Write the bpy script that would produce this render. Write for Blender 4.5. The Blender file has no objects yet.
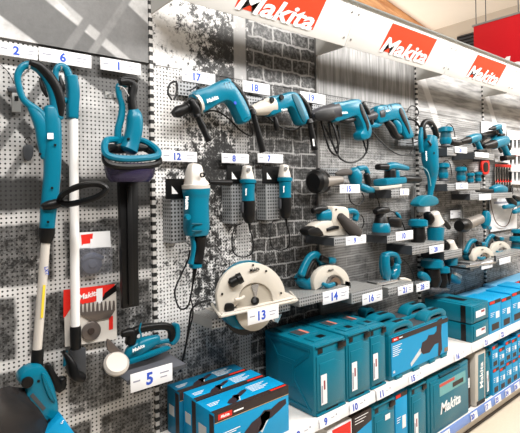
import bpy, math, random
from math import sin, cos, pi, radians, sqrt, atan2
from mathutils import Vector, Matrix, Euler

random.seed(7)
SC = bpy.context.scene
COL = SC.collection

# ------------------------------------------------------------------ camera
TH = radians(39.65)          # heading away from the wall's normal
ROLL = 0.018
FPX, U0, V0 = 460.0, 260.0, 190.0
D, H = 2.10, 1.90            # distance to the wall, eye height
FW = Vector((sin(TH), cos(TH), 0))
R0 = Vector((cos(TH), -sin(TH), 0)); UP0 = Vector((0, 0, 1))
RT = R0 * cos(ROLL) - UP0 * sin(ROLL)
UPV = UP0 * cos(ROLL) + R0 * sin(ROLL)
CAM = Vector((0, -D, H))
cd = bpy.data.cameras.new('camera'); cam = bpy.data.objects.new('camera', cd); COL.objects.link(cam)
cam.matrix_world = Matrix(((RT.x, UPV.x, -FW.x, CAM.x), (RT.y, UPV.y, -FW.y, CAM.y), (RT.z, UPV.z, -FW.z, CAM.z), (0, 0, 0, 1)))
cd.sensor_width = 36; cd.lens = FPX / 520 * 36
cd.shift_x = 0; cd.shift_y = (V0 - 216.5) / 520
cd.clip_start = 0.05; cd.clip_end = 100
SC.camera = cam

# ------------------------------------------------------------------ light
w = bpy.data.worlds.new('world'); SC.world = w; w.use_nodes = True
w.node_tree.nodes['Background'].inputs[0].default_value = (0.95, 0.97, 1.0, 1)
w.node_tree.nodes['Background'].inputs[1].default_value = 0.30
SC.view_settings.view_transform = 'Standard'; SC.view_settings.look = 'None'
SC.view_settings.exposure = -0.25; SC.view_settings.gamma = 1
SC.view_settings.use_curve_mapping = False

def area(name, loc, target, sx, sy, power, col=(1, 1, 1)):
    l = bpy.data.lights.new(name, 'AREA'); l.shape = 'RECTANGLE'; l.size = sx; l.size_y = sy
    l.energy = power; l.color = col
    o = bpy.data.objects.new(name, l); COL.objects.link(o); o.location = loc
    d = Vector(target) - Vector(loc); o.rotation_euler = d.to_track_quat('-Z', 'Y').to_euler()
    return o
# rows of ceiling luminaires over the aisle
area('ceiling_light_near', (0.6, -2.4, 4.3), (0.9, -0.2, 1.1), 2.6, 0.4, 185, (1, 0.98, 0.95))
area('ceiling_light_mid', (4.0, -2.2, 4.3), (4.0, -0.2, 1.1), 3.0, 0.4, 235, (1, 0.98, 0.95))
area('ceiling_fill_added', (5.5, 3.0, 3.3), (5.5, 3.0, 6), 6.0, 2.0, 120, (1, 0.96, 0.9))  # added unseen fill, no real fixture; brightens the ceiling behind the tool wall
area('ceiling_light_far', (8.0, -2.4, 4.3), (7.6, 0, 1.4), 3.0, 0.4, 285, (1, 0.98, 0.95))

# ------------------------------------------------------------------ projection helpers
def ray(u, v):
    return FW + RT * ((u - U0) / FPX) + UPV * ((V0 - v) / FPX)
def at(u, v, Y):
    r = ray(u, v); return CAM + r * ((Y + D) / r.y)
def atZ(u, v, Z):
    r = ray(u, v); return CAM + r * ((Z - H) / r.z)
def mpp(p):                  # metres per pixel at a point
    return (Vector(p) - CAM).dot(FW) / FPX

# ------------------------------------------------------------------ materials
MATS = {}
def lin(c):
    def f(x):
        x /= 255.0
        return x / 12.92 if x <= 0.04045 else ((x + 0.055) / 1.055) ** 2.4
    return (f(c[0]), f(c[1]), f(c[2]), 1)
class NT:
    def __init__(s, m): s.nt = m.node_tree; s.b = s.nt.nodes['Principled BSDF']
    def n(s, t, **kw):
        x = s.nt.nodes.new(t)
        for k, v in kw.items(): setattr(x, k, v)
        return x
    def put(s, sock, v):
        if isinstance(v, bpy.types.NodeSocket): s.nt.links.new(v, sock)
        elif v is not None: sock.default_value = v
    def m(s, op, a, b=None, c=None):
        x = s.n('ShaderNodeMath', operation=op)
        s.put(x.inputs[0], a); s.put(x.inputs[1], b); s.put(x.inputs[2], c)
        return x.outputs[0]
    def mix(s, f, a, b):
        x = s.n('ShaderNodeMix', data_type='RGBA'); s.put(x.inputs[0], f); s.put(x.inputs[6], a); s.put(x.inputs[7], b)
        return x.outputs[2]
    def noise(s, v, scale, detail=4, rough=0.55):
        x = s.n('ShaderNodeTexNoise'); s.put(x.inputs['Vector'], v); x.inputs['Scale'].default_value = scale
        x.inputs['Detail'].default_value = detail; x.inputs['Roughness'].default_value = rough
        return x.outputs[0]
    def ramp(s, v, a, b):      # smoothstep a..b
        x = s.n('ShaderNodeMapRange', interpolation_type='SMOOTHSTEP'); s.put(x.inputs[0], v); s.put(x.inputs[1], a); s.put(x.inputs[2], b)
        return x.outputs[0]
def mat(name, col, rough=0.5, metal=0.0, bump=0, bscale=80, var=0.0, vscale=6, trans=0, alpha=1, coat=0):
    if name in MATS: return MATS[name]
    m = bpy.data.materials.new(name); m.use_nodes = True; t = NT(m); b = t.b
    c = lin(col); b.inputs['Base Color'].default_value = c
    b.inputs['Roughness'].default_value = rough; b.inputs['Metallic'].default_value = metal
    co = t.n('ShaderNodeTexCoord').outputs['Object']
    if var:
        nz = t.noise(co, vscale)
        d = tuple(x * (1 - var) for x in c[:3]) + (1,); e = tuple(min(1, x * (1 + var)) for x in c[:3]) + (1,)
        t.put(b.inputs['Base Color'], t.mix(nz, d, e))
    if bump:
        bn = t.n('ShaderNodeBump'); bn.inputs['Strength'].default_value = bump; bn.inputs['Distance'].default_value = 0.002
        t.put(bn.inputs['Height'], t.noise(co, bscale)); t.put(b.inputs['Normal'], bn.outputs[0])
    if trans: b.inputs['Transmission Weight'].default_value = trans
    b.inputs['Specular IOR Level'].default_value = .3 if metal == 0 else .5
    if alpha < 1: b.inputs['Alpha'].default_value = alpha
    if coat: b.inputs['Coat Weight'].default_value = coat
    MATS[name] = m; return m
TEAL = mat('teal_plastic', (0, 108, 134), 0.3, bump=0.15, bscale=300, var=0.06)
TEALD = mat('teal_case_plastic', (6, 108, 130), 0.34, bump=0.2, bscale=260, var=0.08)
TEALS = mat('case_latch_shadow_teal', (8, 74, 90), 0.5, var=0.05)
CYAN = mat('cyan_carton', (6, 148, 200), 0.45, var=0.05)
CYAND = mat('deep_cyan_carton', (10, 112, 150), 0.5, var=0.06)
BLACK = mat('black_rubber', (9, 9, 10), 0.42, bump=0.2, bscale=200, var=0.1)
BAND = mat('dark_carton_band', (52, 42, 40), 0.5, var=0.15, vscale=20)
GREY = mat('grey_metal', (150, 150, 148), 0.4, 0.4, var=0.06)
DGREY = mat('dark_grey_metal', (72, 74, 78), 0.45, 0.3, var=0.08)
ALU = mat('cast_aluminium', (214, 208, 200), 0.4, 0.25, bump=0.2, bscale=120, var=0.08, vscale=14)
SILV = mat('bright_steel', (205, 205, 205), 0.25, 0.8, var=0.05)
CREAM = mat('cream_painted_metal', (205, 199, 188), 0.4, 0.1, var=0.05)
WHITE = mat('white_card', (236, 236, 238), 0.5, var=0.02)
PLATE = mat('white_enamel', (228, 227, 224), 0.45, var=0.02)
INK = mat('blue_ink', (48, 84, 190), 0.6, var=0.02)
GINK = mat('grey_ink', (150, 152, 165), 0.6, var=0.02)
RED = mat('red_print', (222, 44, 34), 0.5, var=0.03)
ORED = mat('orange_red_vinyl', (240, 66, 34), 0.45, var=0.02)
WINK = mat('white_print', (245, 245, 245), 0.5, var=0.01)
SMOKE = mat('smoked_plastic', (45, 38, 70), 0.2, var=0.1, alpha=0.82)
GUARD = mat('dark_guard_plastic', (38, 36, 36), 0.22, var=0.15, alpha=0.92)
YEL = mat('yellow_print', (226, 200, 60), 0.5, var=0.02)
FILM = mat('clear_film', (190, 192, 205), 0.08, var=0.1, alpha=0.16)

# ------------------------------------------------------------------ mesh builder
def spline(pts, n=6, closed=False):
    pts = [tuple(p) for p in pts]; N = len(pts); out = []
    if N < 3 and not closed: 
        a, b = pts
        return [tuple(x + (y - x) * k / n for x, y in zip(a, b)) for k in range(n + 1)]
    g = (lambda i: pts[i % N]) if closed else (lambda i: pts[max(0, min(N - 1, i))])
    for i in range(N if closed else N - 1):
        p0, p1, p2, p3 = g(i - 1), g(i), g(i + 1), g(i + 2)
        for k in range(n):
            t = k / n
            out.append(tuple(0.5 * (2 * b + (c - a) * t + (2 * a - 5 * b + 4 * c - d) * t * t + (3 * b - a - 3 * c + d) * t ** 3)
                             for a, b, c, d in zip(p0, p1, p2, p3)))
    if not closed: out.append(pts[-1])
    return out

class MB:
    def __init__(s): s.v = []; s.f = []; s.mi = []; s.cur = 0; s.mats = []
    def use(s, m):
        if m not in s.mats: s.mats.append(m)
        s.cur = s.mats.index(m); return s
    def add(s, vs, fs):
        o = len(s.v); s.v += [tuple(v) for v in vs]
        for f in fs: s.f.append(tuple(i + o for i in f)); s.mi.append(s.cur)
        return s
    def box(s, c, d, rot=None, bev=0.0):
        c = Vector(c); hx, hy, hz = d[0] / 2, d[1] / 2, d[2] / 2
        M = rot.to_matrix() if isinstance(rot, Euler) else (rot or Matrix.Identity(3))
        if bev <= 0:
            vs = [(x, y, z) for x in (-hx, hx) for y in (-hy, hy) for z in (-hz, hz)]
            fs = [(0, 1, 3, 2), (4, 6, 7, 5), (0, 4, 5, 1), (2, 3, 7, 6), (0, 2, 6, 4), (1, 5, 7, 3)]
            return s.add([c + M @ Vector(v) for v in vs], fs)
        b = min(bev, hx * .98, hy * .98, hz * .98)
        # rounded box : octagonal plan rings in z
        def ring(e, z):
            X, Y = hx - e, hy - e; q = b
            r = []
            for sx, sy, a0 in ((1, 1, 0), (-1, 1, 90), (-1, -1, 180), (1, -1, 270)):
                for a in (0, 45, 90):
                    t = radians(a0 + a); r.append((sx * (hx - q) + cos(t) * (q - e), sy * (hy - q) + sin(t) * (q - e), z))
            return r
        lv = [(b, -hz), (b * .3, -hz + b * .3), (0, -hz + b), (0, hz - b), (b * .3, hz - b * .3), (b, hz)]
        vs = []; fs = []
        for e, z in lv: vs += ring(e * .98, z)
        n = 12
        for k in range(len(lv) - 1):
            for i in range(n):
                j = (i + 1) % n; fs.append((k * n + i, k * n + j, (k + 1) * n + j, (k + 1) * n + i))
        fs.append(tuple(range(n))[::-1]); fs.append(tuple(range((len(lv) - 1) * n, len(lv) * n)))
        return s.add([c + M @ Vector(v) for v in vs], fs)
    def quad(s, a, b, c, d): return s.add([a, b, c, d], [(0, 1, 2, 3)])
    def rings(s, rs, cap=True, closed=False):
        n = len(rs[0]); vs = [p for r in rs for p in r]; fs = []
        K = len(rs)
        for k in range(K if closed else K - 1):
            k2 = (k + 1) % K
            for i in range(n):
                j = (i + 1) % n; fs.append((k * n + i, k * n + j, k2 * n + j, k2 * n + i))
        if cap and not closed: fs.append(tuple(range(n))[::-1]); fs.append(tuple(range((K - 1) * n, K * n)))
        return s.add(vs, fs)
    def lathe(s, p0, p1, prof, seg=20):      # prof: (t along 0..1, radius)
        p0 = Vector(p0); ax = Vector(p1) - p0; a = ax.normalized()
        q = a.orthogonal().normalized(); w_ = a.cross(q)
        return s.rings([[p0 + ax * t + (q * cos(2 * pi * i / seg) + w_ * sin(2 * pi * i / seg)) * max(r, 1e-4) for i in range(seg)] for t, r in prof])
    def cyl(s, p0, p1, r, r2=None, seg=16): return s.lathe(p0, p1, [(0, r), (1, r if r2 is None else r2)], seg)
    def tube(s, pts, r, closed=False, n=6, seg=8, smooth=True):
        P = [Vector(p) for p in (spline(pts, n, closed) if smooth else pts)]
        N = len(P); rs = []; prev = None
        for i in range(N):
            t = (P[(i + 1) % N] - P[i - 1]) if closed else (P[min(N - 1, i + 1)] - P[max(0, i - 1)])
            t.normalize()
            if prev is None: q = t.orthogonal().normalized()
            else:
                q = prev - t * prev.dot(t); q.normalize()
            prev = q; w_ = t.cross(q)
            rr = r
            rs.append([P[i] + (q * cos(2 * pi * k / seg) + w_ * sin(2 * pi * k / seg)) * rr for k in range(seg)])
        return s.rings(rs, True, closed)
    def sweep(s, pts, ratio=0.8, sq=2.4, n=5, seg=16, closed=False, cap=0.35):
        """pts (x, y, z, r) in a plane y~const; elliptic section r in plane, r*ratio across"""
        P = spline(pts, n, closed); N = len(P); rs = []
        for i in range(N):
            a = P[(i + 1) % N] if closed else P[min(N - 1, i + 1)]; b = P[i - 1] if closed else P[max(0, i - 1)]
            t = Vector((a[0] - b[0], 0, a[2] - b[2]))
            t.normalize(); nn = Vector((-t.z, 0, t.x)); c = Vector(P[i][:3]); r = P[i][3]
            def ring(c, r):
                out = []
                for k in range(seg):
                    an = 2 * pi * k / seg; ca, sa = cos(an), sin(an)
                    x = abs(ca) ** (2 / sq) * (1 if ca >= 0 else -1); y = abs(sa) ** (2 / sq) * (1 if sa >= 0 else -1)
                    out.append(c + nn * (x * r) + Vector((0, y * r * ratio, 0)))
                return out
            if i == 0 and not closed and cap: rs += [ring(c - t * r * cap, r * .5), ring(c - t * r * cap * .7, r * .82)]
            rs.append(ring(c, r))
            if i == N - 1 and not closed and cap: rs += [ring(c + t * r * cap * .7, r * .82), ring(c + t * r * cap, r * .5)]
        return s.rings(rs, True, closed)
    def plate(s, outline, y0, y1, rnd=0.006, smooth=True, n=4):
        """outline: (x, z) list; extruded y0 (front, smaller y) .. y1 with rounded rims"""
        P = spline(outline, n, True) if smooth else [tuple(p) for p in outline]
        A = sum(P[i - 1][0] * P[i][1] - P[i][0] * P[i - 1][1] for i in range(len(P)))
        if A < 0: P = P[::-1]
        N = len(P)
        def off(e):
            out = []
            for i in range(N):
                a, b, c = P[i - 1], P[i], P[(i + 1) % N]
                n1 = Vector((b[1] - a[1], -(b[0] - a[0]))); n2 = Vector((c[1] - b[1], -(c[0] - b[0])))
                if n1.length < 1e-9: n1 = n2.copy()
                if n2.length < 1e-9: n2 = n1.copy()
                m_ = n1.normalized() + n2.normalized()
                m_ = m_.normalized() if m_.length > 1e-6 else n1.normalized()
                out.append((b[0] - m_.x * e, b[1] - m_.y * e))
            return out
        r = min(rnd, abs(y1 - y0) * .49)
        lv = [(r, y0), (r * .3, y0 + r * .3), (0, y0 + r), (0, y1 - r), (r * .3, y1 - r * .3), (r, y1)] if r > 1e-5 else [(0, y0), (0, y1)]
        return s.rings([[Vector((x, y, z)) for x, z in off(e)] for e, y in lv])
    def obj(s, name, m=None, parent=None, org=(0, 0, 0), smooth=True):
        me = bpy.data.meshes.new(name); o_ = Vector(org)
        me.from_pydata([tuple(Vector(v) - o_) for v in s.v], [], s.f)
        ms = s.mats or [m]
        for x in ms: me.materials.append(x)
        me.polygons.foreach_set('material_index', s.mi if s.mats else [0] * len(s.f))
        if smooth:
            me.polygons.foreach_set('use_smooth', [True] * len(s.f)); me.set_sharp_from_angle(angle=radians(38))
        me.validate(); me.update()
        o = bpy.data.objects.new(name, me); COL.objects.link(o)
        if parent is not None: o.parent = parent
        else: o.location = o_
        return o

def tag(o, label=None, cat=None, group=None, kind=None):
    if label: o['label'] = label
    if cat: o['category'] = cat
    if group: o['group'] = group
    if kind: o['kind'] = kind
    return o
def empty(name, loc, label, cat, group=None, rz=0):
    o = bpy.data.objects.new(name, None); COL.objects.link(o); o.location = loc; o.rotation_euler = (0, 0, rz)
    o.empty_display_size = 0.05
    return tag(o, label, cat, group)
def copy_tree(o, parent=None):
    c = o.copy(); COL.objects.link(c); c.parent = parent
    for ch in list(o.children): copy_tree(ch, c)
    return c

TXT = {}
def text_mesh(s_, bold=0.0, shear=0.0, m=INK, ext=0.02, width=None):
    """unit-height text mesh lying in local XY, centred"""
    key = (s_, bold, shear, m.name, width)
    if key in TXT: return TXT[key]
    cu = bpy.data.curves.new('lettering', 'FONT'); cu.body = s_; cu.size = 1.4; cu.offset = bold; cu.shear = shear
    cu.extrude = ext; cu.resolution_u = 3; cu.align_x = 'CENTER'
    o = bpy.data.objects.new('lettering', cu); COL.objects.link(o)
    bpy.context.view_layer.update()
    me = bpy.data.meshes.new_from_object(o.evaluated_get(bpy.context.evaluated_depsgraph_get()))
    bpy.data.objects.remove(o)
    xs = [v.co.x for v in me.vertices]; ys = [v.co.y for v in me.vertices]
    x0, x1, y0, y1 = min(xs), max(xs), min(ys), max(ys)
    k = 1 / (y1 - y0); kx = k if width is None else width / (x1 - x0)
    for v in me.vertices:
        v.co.x = (v.co.x - (x0 + x1) / 2) * kx; v.co.y = (v.co.y - (y0 + y1) / 2) * k; v.co.z *= 1
    me.materials.clear(); me.materials.append(m); TXT[key] = me
    return me
def text(parent, s_, loc, h, name='lettering', m=INK, bold=0.02, shear=0.0, rot=0.0, width=None, side=None, label=None):
    """text facing -Y (side None), -X (side 'left') or up (side 'top'); loc in parent space"""
    o = bpy.data.objects.new(name, text_mesh(s_, bold, shear, m, width=width)); COL.objects.link(o)
    o.parent = parent; o.location = loc; o.scale = (h, h, min(h, .02) )
    M = Matrix.Rotation(pi / 2, 3, 'X') @ Matrix.Rotation(rot, 3, 'Z')
    if side == 'left': M = Matrix.Rotation(-pi / 2, 3, 'Z') @ M
    if side == 'top': M = Matrix.Rotation(rot, 3, 'Z')
    if isinstance(side, Matrix): M = side @ M
    o.rotation_euler = M.to_euler()
    if label: o['label'] = label
    return o
# ------------------------------------------------------------------ setting
MOD = [1.045 - 1.19, 1.045, 2.235, 3.425, 4.615, 5.805, 6.995, 8.185]
ZT = at(148, 64, 0).z        # top of the perforated board
ZS = 0.705                   # top display shelf
YF = -0.42                   # shelf front
ZL = 0.20                    # lower shelf
CAN_Z0 = at(346, 47, -0.25).z
CAN_Z1 = CAN_Z0 + 0.21

def print_mat(name, style, x0, peg=True):
    m = bpy.data.materials.new(name); m.use_nodes = True; t = NT(m); b = t.b
    g = t.n('ShaderNodeNewGeometry').outputs['Position']
    sp = t.n('ShaderNodeSeparateXYZ'); t.put(sp.inputs[0], g); X, Z = sp.outputs[0], sp.outputs[2]
    dist = t.n('ShaderNodeCombineXYZ')
    nx = t.noise(g, 7, 3); nz = t.noise(g, 9, 3)
    wx = t.m('ADD', X, t.m('MULTIPLY', t.m('SUBTRACT', nx, .5), .05)); wz = t.m('ADD', Z, t.m('MULTIPLY', t.m('SUBTRACT', nz, .5), .05))
    t.put(dist.inputs[0], wx); t.put(dist.inputs[1], wz)
    big = t.noise(g, 2.3, 3); mid = t.noise(g, 9, 5, .65); fine = t.noise(g, 38, 6, .75); spk = t.noise(g, 22, 8, .8)
    def brick(w_, h_, mort):
        k = t.n('ShaderNodeTexBrick'); t.put(k.inputs['Vector'], dist.outputs[0]); k.inputs['Scale'].default_value = 1
        k.inputs['Brick Width'].default_value = w_; k.inputs['Row Height'].default_value = h_; k.inputs['Mortar Size'].default_value = mort
        k.inputs['Mortar Smooth'].default_value = .6
        return k.outputs['Fac']
    G = lambda v: (v, v * .985, v * .97, 1)
    if style == 'blocks':      # big stained stone blocks below, pale beams above
        mort = brick(.30, .30, .034)
        stone = t.mix(t.ramp(spk, .40, .58), G(.008), G(.15))
        stone = t.mix(t.ramp(mid, .53, .66), stone, t.mix(t.ramp(fine, .4, .6), G(.10), G(.55)))
        low = t.mix(mort, stone, G(.66))
        up = t.mix(t.ramp(mid, .3, .7), G(.36), G(.62))
        # dark leaning beams of the printed picture
        for p_, q_, wd, v in (((70, 0), (118, 52), .045, .40), ((12, 0), (92, 62), .085, .10), ((92, 0), (158, 60), .10, .16), ((0, 104), (60, 165), .020, .05), ((46, 78), (22, 112), .012, .16), ((0, 190), (60, 100), .010, .20)):
            A_, B_ = at(p_[0], p_[1], 0), at(q_[0], q_[1], 0)
            n_ = Vector((-(B_.z - A_.z), 0, B_.x - A_.x)).normalized()
            d = t.m('ABSOLUTE', t.m('SUBTRACT', t.m('ADD', t.m('MULTIPLY', Z, n_.z), t.m('MULTIPLY', X, n_.x)), n_.dot(A_)))
            up = t.mix(t.m('SUBTRACT', 1, t.ramp(d, wd, wd + .012)), up, t.mix(fine, G(v * .6), G(v * 1.4)))
        bandd = t.m('ABSOLUTE', t.m('SUBTRACT', wz, 1.90))
        up = t.mix(t.m('SUBTRACT', 1, t.ramp(bandd, .055, .085)), up, t.mix(fine, G(.012), G(.07)))
        col = t.mix(t.ramp(wz, 1.80, 1.84), low, up)
    elif style == 'lichen':    # white plaster with dark lichen, dark brick on the right
        st = t.mix(t.ramp(t.m('ADD', t.m('MULTIPLY', spk, .62), t.m('MULTIPLY', big, .38)), t.m('ADD', .43, t.m('MULTIPLY', t.ramp(X, x0 + .05, x0 + .32), .05)), t.m('ADD', .49, t.m('MULTIPLY', t.ramp(X, x0 + .05, x0 + .32), .05))), G(.014), G(.80))
        st = t.mix(t.ramp(fine, .35, .5), t.mix(.4, st, G(.25)), st)
        mort = brick(.155, .085, .008)
        br = t.mix(t.ramp(fine, .42, .66), G(.014), G(.17))
        br = t.mix(mort, br, t.mix(fine, G(.15), G(.5)))
        edge = t.ramp(wx, x0 + .60, x0 + .62)
        lowz = t.ramp(wz, 1.28, 1.42)
        plaster = t.mix(t.ramp(wz, 1.0, 1.3), t.mix(t.ramp(spk, .42, .6), G(.04), G(.30)), st)
        col = t.mix(edge, plaster, br)
        ed2 = t.m('MULTIPLY', t.ramp(X, x0 + .50, x0 + .51), t.m('SUBTRACT', 1, t.ramp(X, x0 + .585, x0 + .60)))
        col = t.mix(t.m('MULTIPLY', ed2, .75), col, G(.42))
    elif style == 'brick':
        mort = brick(.24, .075, .007)
        br = t.mix(t.ramp(fine, .35, .65), G(.07), G(.40)); br = t.mix(t.ramp(mid, .4, .6), br, t.mix(fine, G(.22), G(.55)))
        col = t.mix(mort, br, G(.5))
        col = t.mix(t.ramp(t.m('SUBTRACT', 2.3, wz), .0, 1.2), col, t.mix(.5, col, G(.06)))
        streak = t.n('ShaderNodeMapping'); t.put(streak.inputs['Vector'], g); streak.inputs['Scale'].default_value = (40, 1, 3); streak.inputs['Rotation'].default_value = (0, .25, 0)
        sk = t.noise(streak.outputs[0], 1, 4)
        col = t.mix(t.ramp(wz, 2.18, 2.22), col, t.mix(t.ramp(sk, .25, .75), G(.12), G(.36)))
    else:                      # pale timber with leaning beams
        streak = t.n('ShaderNodeMapping'); t.put(streak.inputs['Vector'], g); streak.inputs['Scale'].default_value = (3, 1, 26)
        sk = t.noise(streak.outputs[0], 1, 4)
        col = t.mix(t.ramp(sk, .3, .7), G(.16), G(.46))
        col = t.mix(t.m('MULTIPLY', t.ramp(spk, .5, .6), t.m('SUBTRACT', 1, t.ramp(wz, 1.9, 2.1))), col, G(.06))
        up = t.ramp(wz, 2.0, 2.05)
        for s_, off, wd in ((-1.5, 2.2, .06), (1.2, 1.4, .05), (-1.5, 1.7, .05)):
            d = t.m('ABSOLUTE', t.m('SUBTRACT', t.m('SUBTRACT', Z, t.m('MULTIPLY', t.m('SUBTRACT', X, x0 + .5), s_)), off))
            k = t.m('MULTIPLY', up, t.m('SUBTRACT', 1, t.ramp(d, wd, wd + .03)))
            col = t.mix(k, col, G(.52))
    if peg:
        pit = .0185
        fx = t.m('SUBTRACT', t.m('FRACT', t.m('DIVIDE', X, pit)), .5); fz = t.m('SUBTRACT', t.m('FRACT', t.m('DIVIDE', Z, pit)), .5)
        dd = t.m('SQRT', t.m('ADD', t.m('MULTIPLY', fx, fx), t.m('MULTIPLY', fz, fz)))
        hole = t.m('SUBTRACT', 1, t.ramp(dd,   .19, .25))
        col = t.mix(hole, col, (.008, .008, .008, 1))
    t.put(b.inputs['Base Color'], col); b.inputs['Roughness'].default_value = .5
    return m

styles = ['blocks', 'lichen', 'brick', 'timber', 'timber', 'brick', 'timber']
ZTOP = 3.2
for i, st in enumerate(styles):
    x0, x1 = MOD[i] + .012, MOD[i + 1] - .012
    if i == 0: x0 = -1.2
    o = MB().box(((x0 + x1) / 2, .01, (ZT + .1) / 2), (x1 - x0, .02, ZT - .1)).obj('wall_perforated', print_mat('perforated_' + st, st, x0 if i else MOD[0]), smooth=False)
    tag(o, kind='structure')
    o = MB().box(((x0 + x1) / 2, .006 if i else -.002, (ZT + ZTOP) / 2 + .002), (x1 - x0, .02, ZTOP - ZT)).obj('wall_upper', print_mat('printed_' + st, st, x0 if i else MOD[0], False), smooth=False)
    tag(o, kind='structure')
um = bpy.data.materials.new('slotted_upright'); um.use_nodes = True; t = NT(um)
sp = t.n('ShaderNodeSeparateXYZ'); t.put(sp.inputs[0], t.n('ShaderNodeNewGeometry').outputs['Position'])
k = t.ramp(t.m('ABSOLUTE', t.m('SUBTRACT', t.m('FRACT', t.m('DIVIDE', sp.outputs[2], .042)), .5)), .22, .26)
t.put(t.b.inputs['Base Color'], t.mix(k, (.015, .015, .015, 1), (.62, .6, .58, 1)))
um2 = mat('plain_upright', (120, 118, 116), .5, .2, var=.1)
for i in range(1, 8):
    o = MB().box((MOD[i], -.002, 1.6), (.019 if i == 1 else .02, .03, 3.2)).obj('trim_upright', um if i != 2 else um2, smooth=False); tag(o, kind='structure')
o = MB().box((3.5, .06, 1.6), (9.4, .04, 3.2)).obj('wall_back', mat('plain_wall', (205, 198, 188), .8, var=.04)); tag(o, kind='structure')

# floor, kick board, ceiling
fm = bpy.data.materials.new('beige_vinyl_floor'); fm.use_nodes = True; t = NT(fm)
g = t.n('ShaderNodeNewGeometry').outputs['Position']
t.put(t.b.inputs['Base Color'], t.mix(t.noise(g, 60, 5), lin((206, 192, 172)), lin((222, 210, 192)))); t.b.inputs['Roughness'].default_value = .35
tag(MB().box((4, -2.0, -.02), (14, 5, .04)).obj('floor', fm), kind='structure')
tag(MB().box((4, -4.52, 2.4), (14, .04, 4.8)).obj('wall_opposite', mat('opposite_wall', (120, 118, 120), .8, var=.04)), kind='structure')
tag(MB().box((4.5, -.36, .065), (12, .02, .13)).obj('baseboard_gondola', mat('cream_plinth', (222, 212, 198), .5, var=.03)), kind='structure')
tag(MB().box((4.5, -.372, .012), (12, .008, .022)).obj('plinth_dark_strip', mat('dark_strip', (62, 54, 50), .5, var=.05)), kind='structure')  # thin dark strip along the bottom of the plinth
# ------------------------------------------------------------------ header canopy
HH, HT = .235, .115                    # face height along Z, outward lean
def header(i, label, logo=True):
    x0, x1 = MOD[i] + .002, MOD[i + 1] - .002; W = x1 - x0
    r = empty('header_sign', (x0, 0, CAN_Z0), label, 'sign', 'white header signs above the tool wall')
    z1 = HH
    L = sqrt(HH * HH + HT * HT); sl = atan2(HT, HH)
    M = Matrix.Rotation(sl, 3, 'X')    # local (x, 0, s) -> leaning face
    def F(x, s, d=0): return Vector((0, -.25, 0)) + M @ Vector((x, -d, s))
    mb = MB()
    c = F(W / 2, L / 2, -.006)
    mb.box(c, (W, .012, L), M, .003); mb.obj('face_panel', PLATE, r)
    lip = MB(); lip.box(F(W / 2, L, .004), (W, .016, .008), M); lip.obj('top_lip', mat('lip_steel', (176, 182, 182), .35, .5), r)
    for sx in (0.003, W - .003):
        e = MB(); hx = .003
        pts = [(0, 0), (-.235, 0), (-.235 - HT, HH - .01), (0, HH - .01)]
        vs = [(sx + s_ * hx, y, z) for s_ in (-1, 1) for y, z in pts]
        e.add(vs, [(0, 1, 2, 3), (7, 6, 5, 4), (0, 4, 5, 1), (1, 5, 6, 2), (2, 6, 7, 3), (3, 7, 4, 0)])
        e.obj('end_panel', mat('end_panel_grey', (186, 184, 180), .5, var=.03), r)
    for fx in (.03, W - .03):
        for fs in (.05, .2):
            s_ = MB(); s_.cyl(F(fx, fs, -.001), F(fx, fs, .004), .006, seg=10); s_.obj('screw', mat('screw_steel', (150, 150, 148), .4, .6), r)
    if logo:
        bx0, bx1 = LOGO
        b = MB(); sh = .04
        q = [F(bx0, .04, .0015), F(bx1 - sh, .04, .0015), F(bx1, .222, .0015), F(bx0 + sh, .222, .0015)]
        b.quad(*q); q2 = [v + Vector((0, -.001, 0)) for v in q]
        b.obj('logo_block', ORED, r, smooth=False)
        text(r, 'Makita', F((bx0 + bx1) / 2 - .025, .082, .004), .105, 'logo_lettering', WINK, bold=.035, shear=.35, width=5.2, side=M)
    return r
LOGO = (.33, .925)
hl = ['white header sign with the red logo cut by the top of the picture', 'white header sign with red logo in the middle of the picture',
      'brightly lit white header sign, third red logo from the left', 'white header sign leaving the right edge of the picture']
for i, lb in zip((1, 2, 3, 4), hl): header(i, lb)

# ------------------------------------------------------------------ display shelves with price rails
SHL = ['under the orange cutter cartons at the left', 'under the stack of interlocking teal cases', 'under the saw case and double drawer case', 'holding flat cyan cartons at the right']
def shelf(i, z, yf, lower):
    x0, x1 = MOD[i] + .004, MOD[i + 1] - .004
    nm = 'lower' if lower else 'upper'
    r = empty('display_shelf', (x0, 0, z), 'white metal %s shelf with price rail, %s' % (nm, SHL[i - 1]) , 'shelf', nm + ' metal shelves')
    W = x1 - x0
    b = MB(); b.box((W / 2, (yf + .0) / 2 - .004, -.012), (W, abs(yf) - .012, .022)); b.obj('shelf_board', mat('white_shelf', (238, 232, 226), .4, var=.02), r)
    hgt = .062; M = Matrix.Rotation(-.12, 3, 'X')
    q = MB(); q.box((W / 2, yf - .004, -.030), (W, .008, hgt), M, .002)
    q.obj('price_rail', mat('rail_white', (232, 232, 234), .3, var=.01) if not lower else mat('rail_blue', (112, 142, 205), .35, var=.05), r)
    for bx in (.02, W - .02): MB().box((bx, yf * .45, -.04), (.006, abs(yf) * .8, .035)).obj('bracket', mat('white_shelf', (238, 232, 226)), r)
    return r
for i in (1, 2, 3, 4): shelf(i, ZS, YF - .008, False)
for i in (2, 3, 4): shelf(i, ZL, YF - .008, True)
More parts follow.
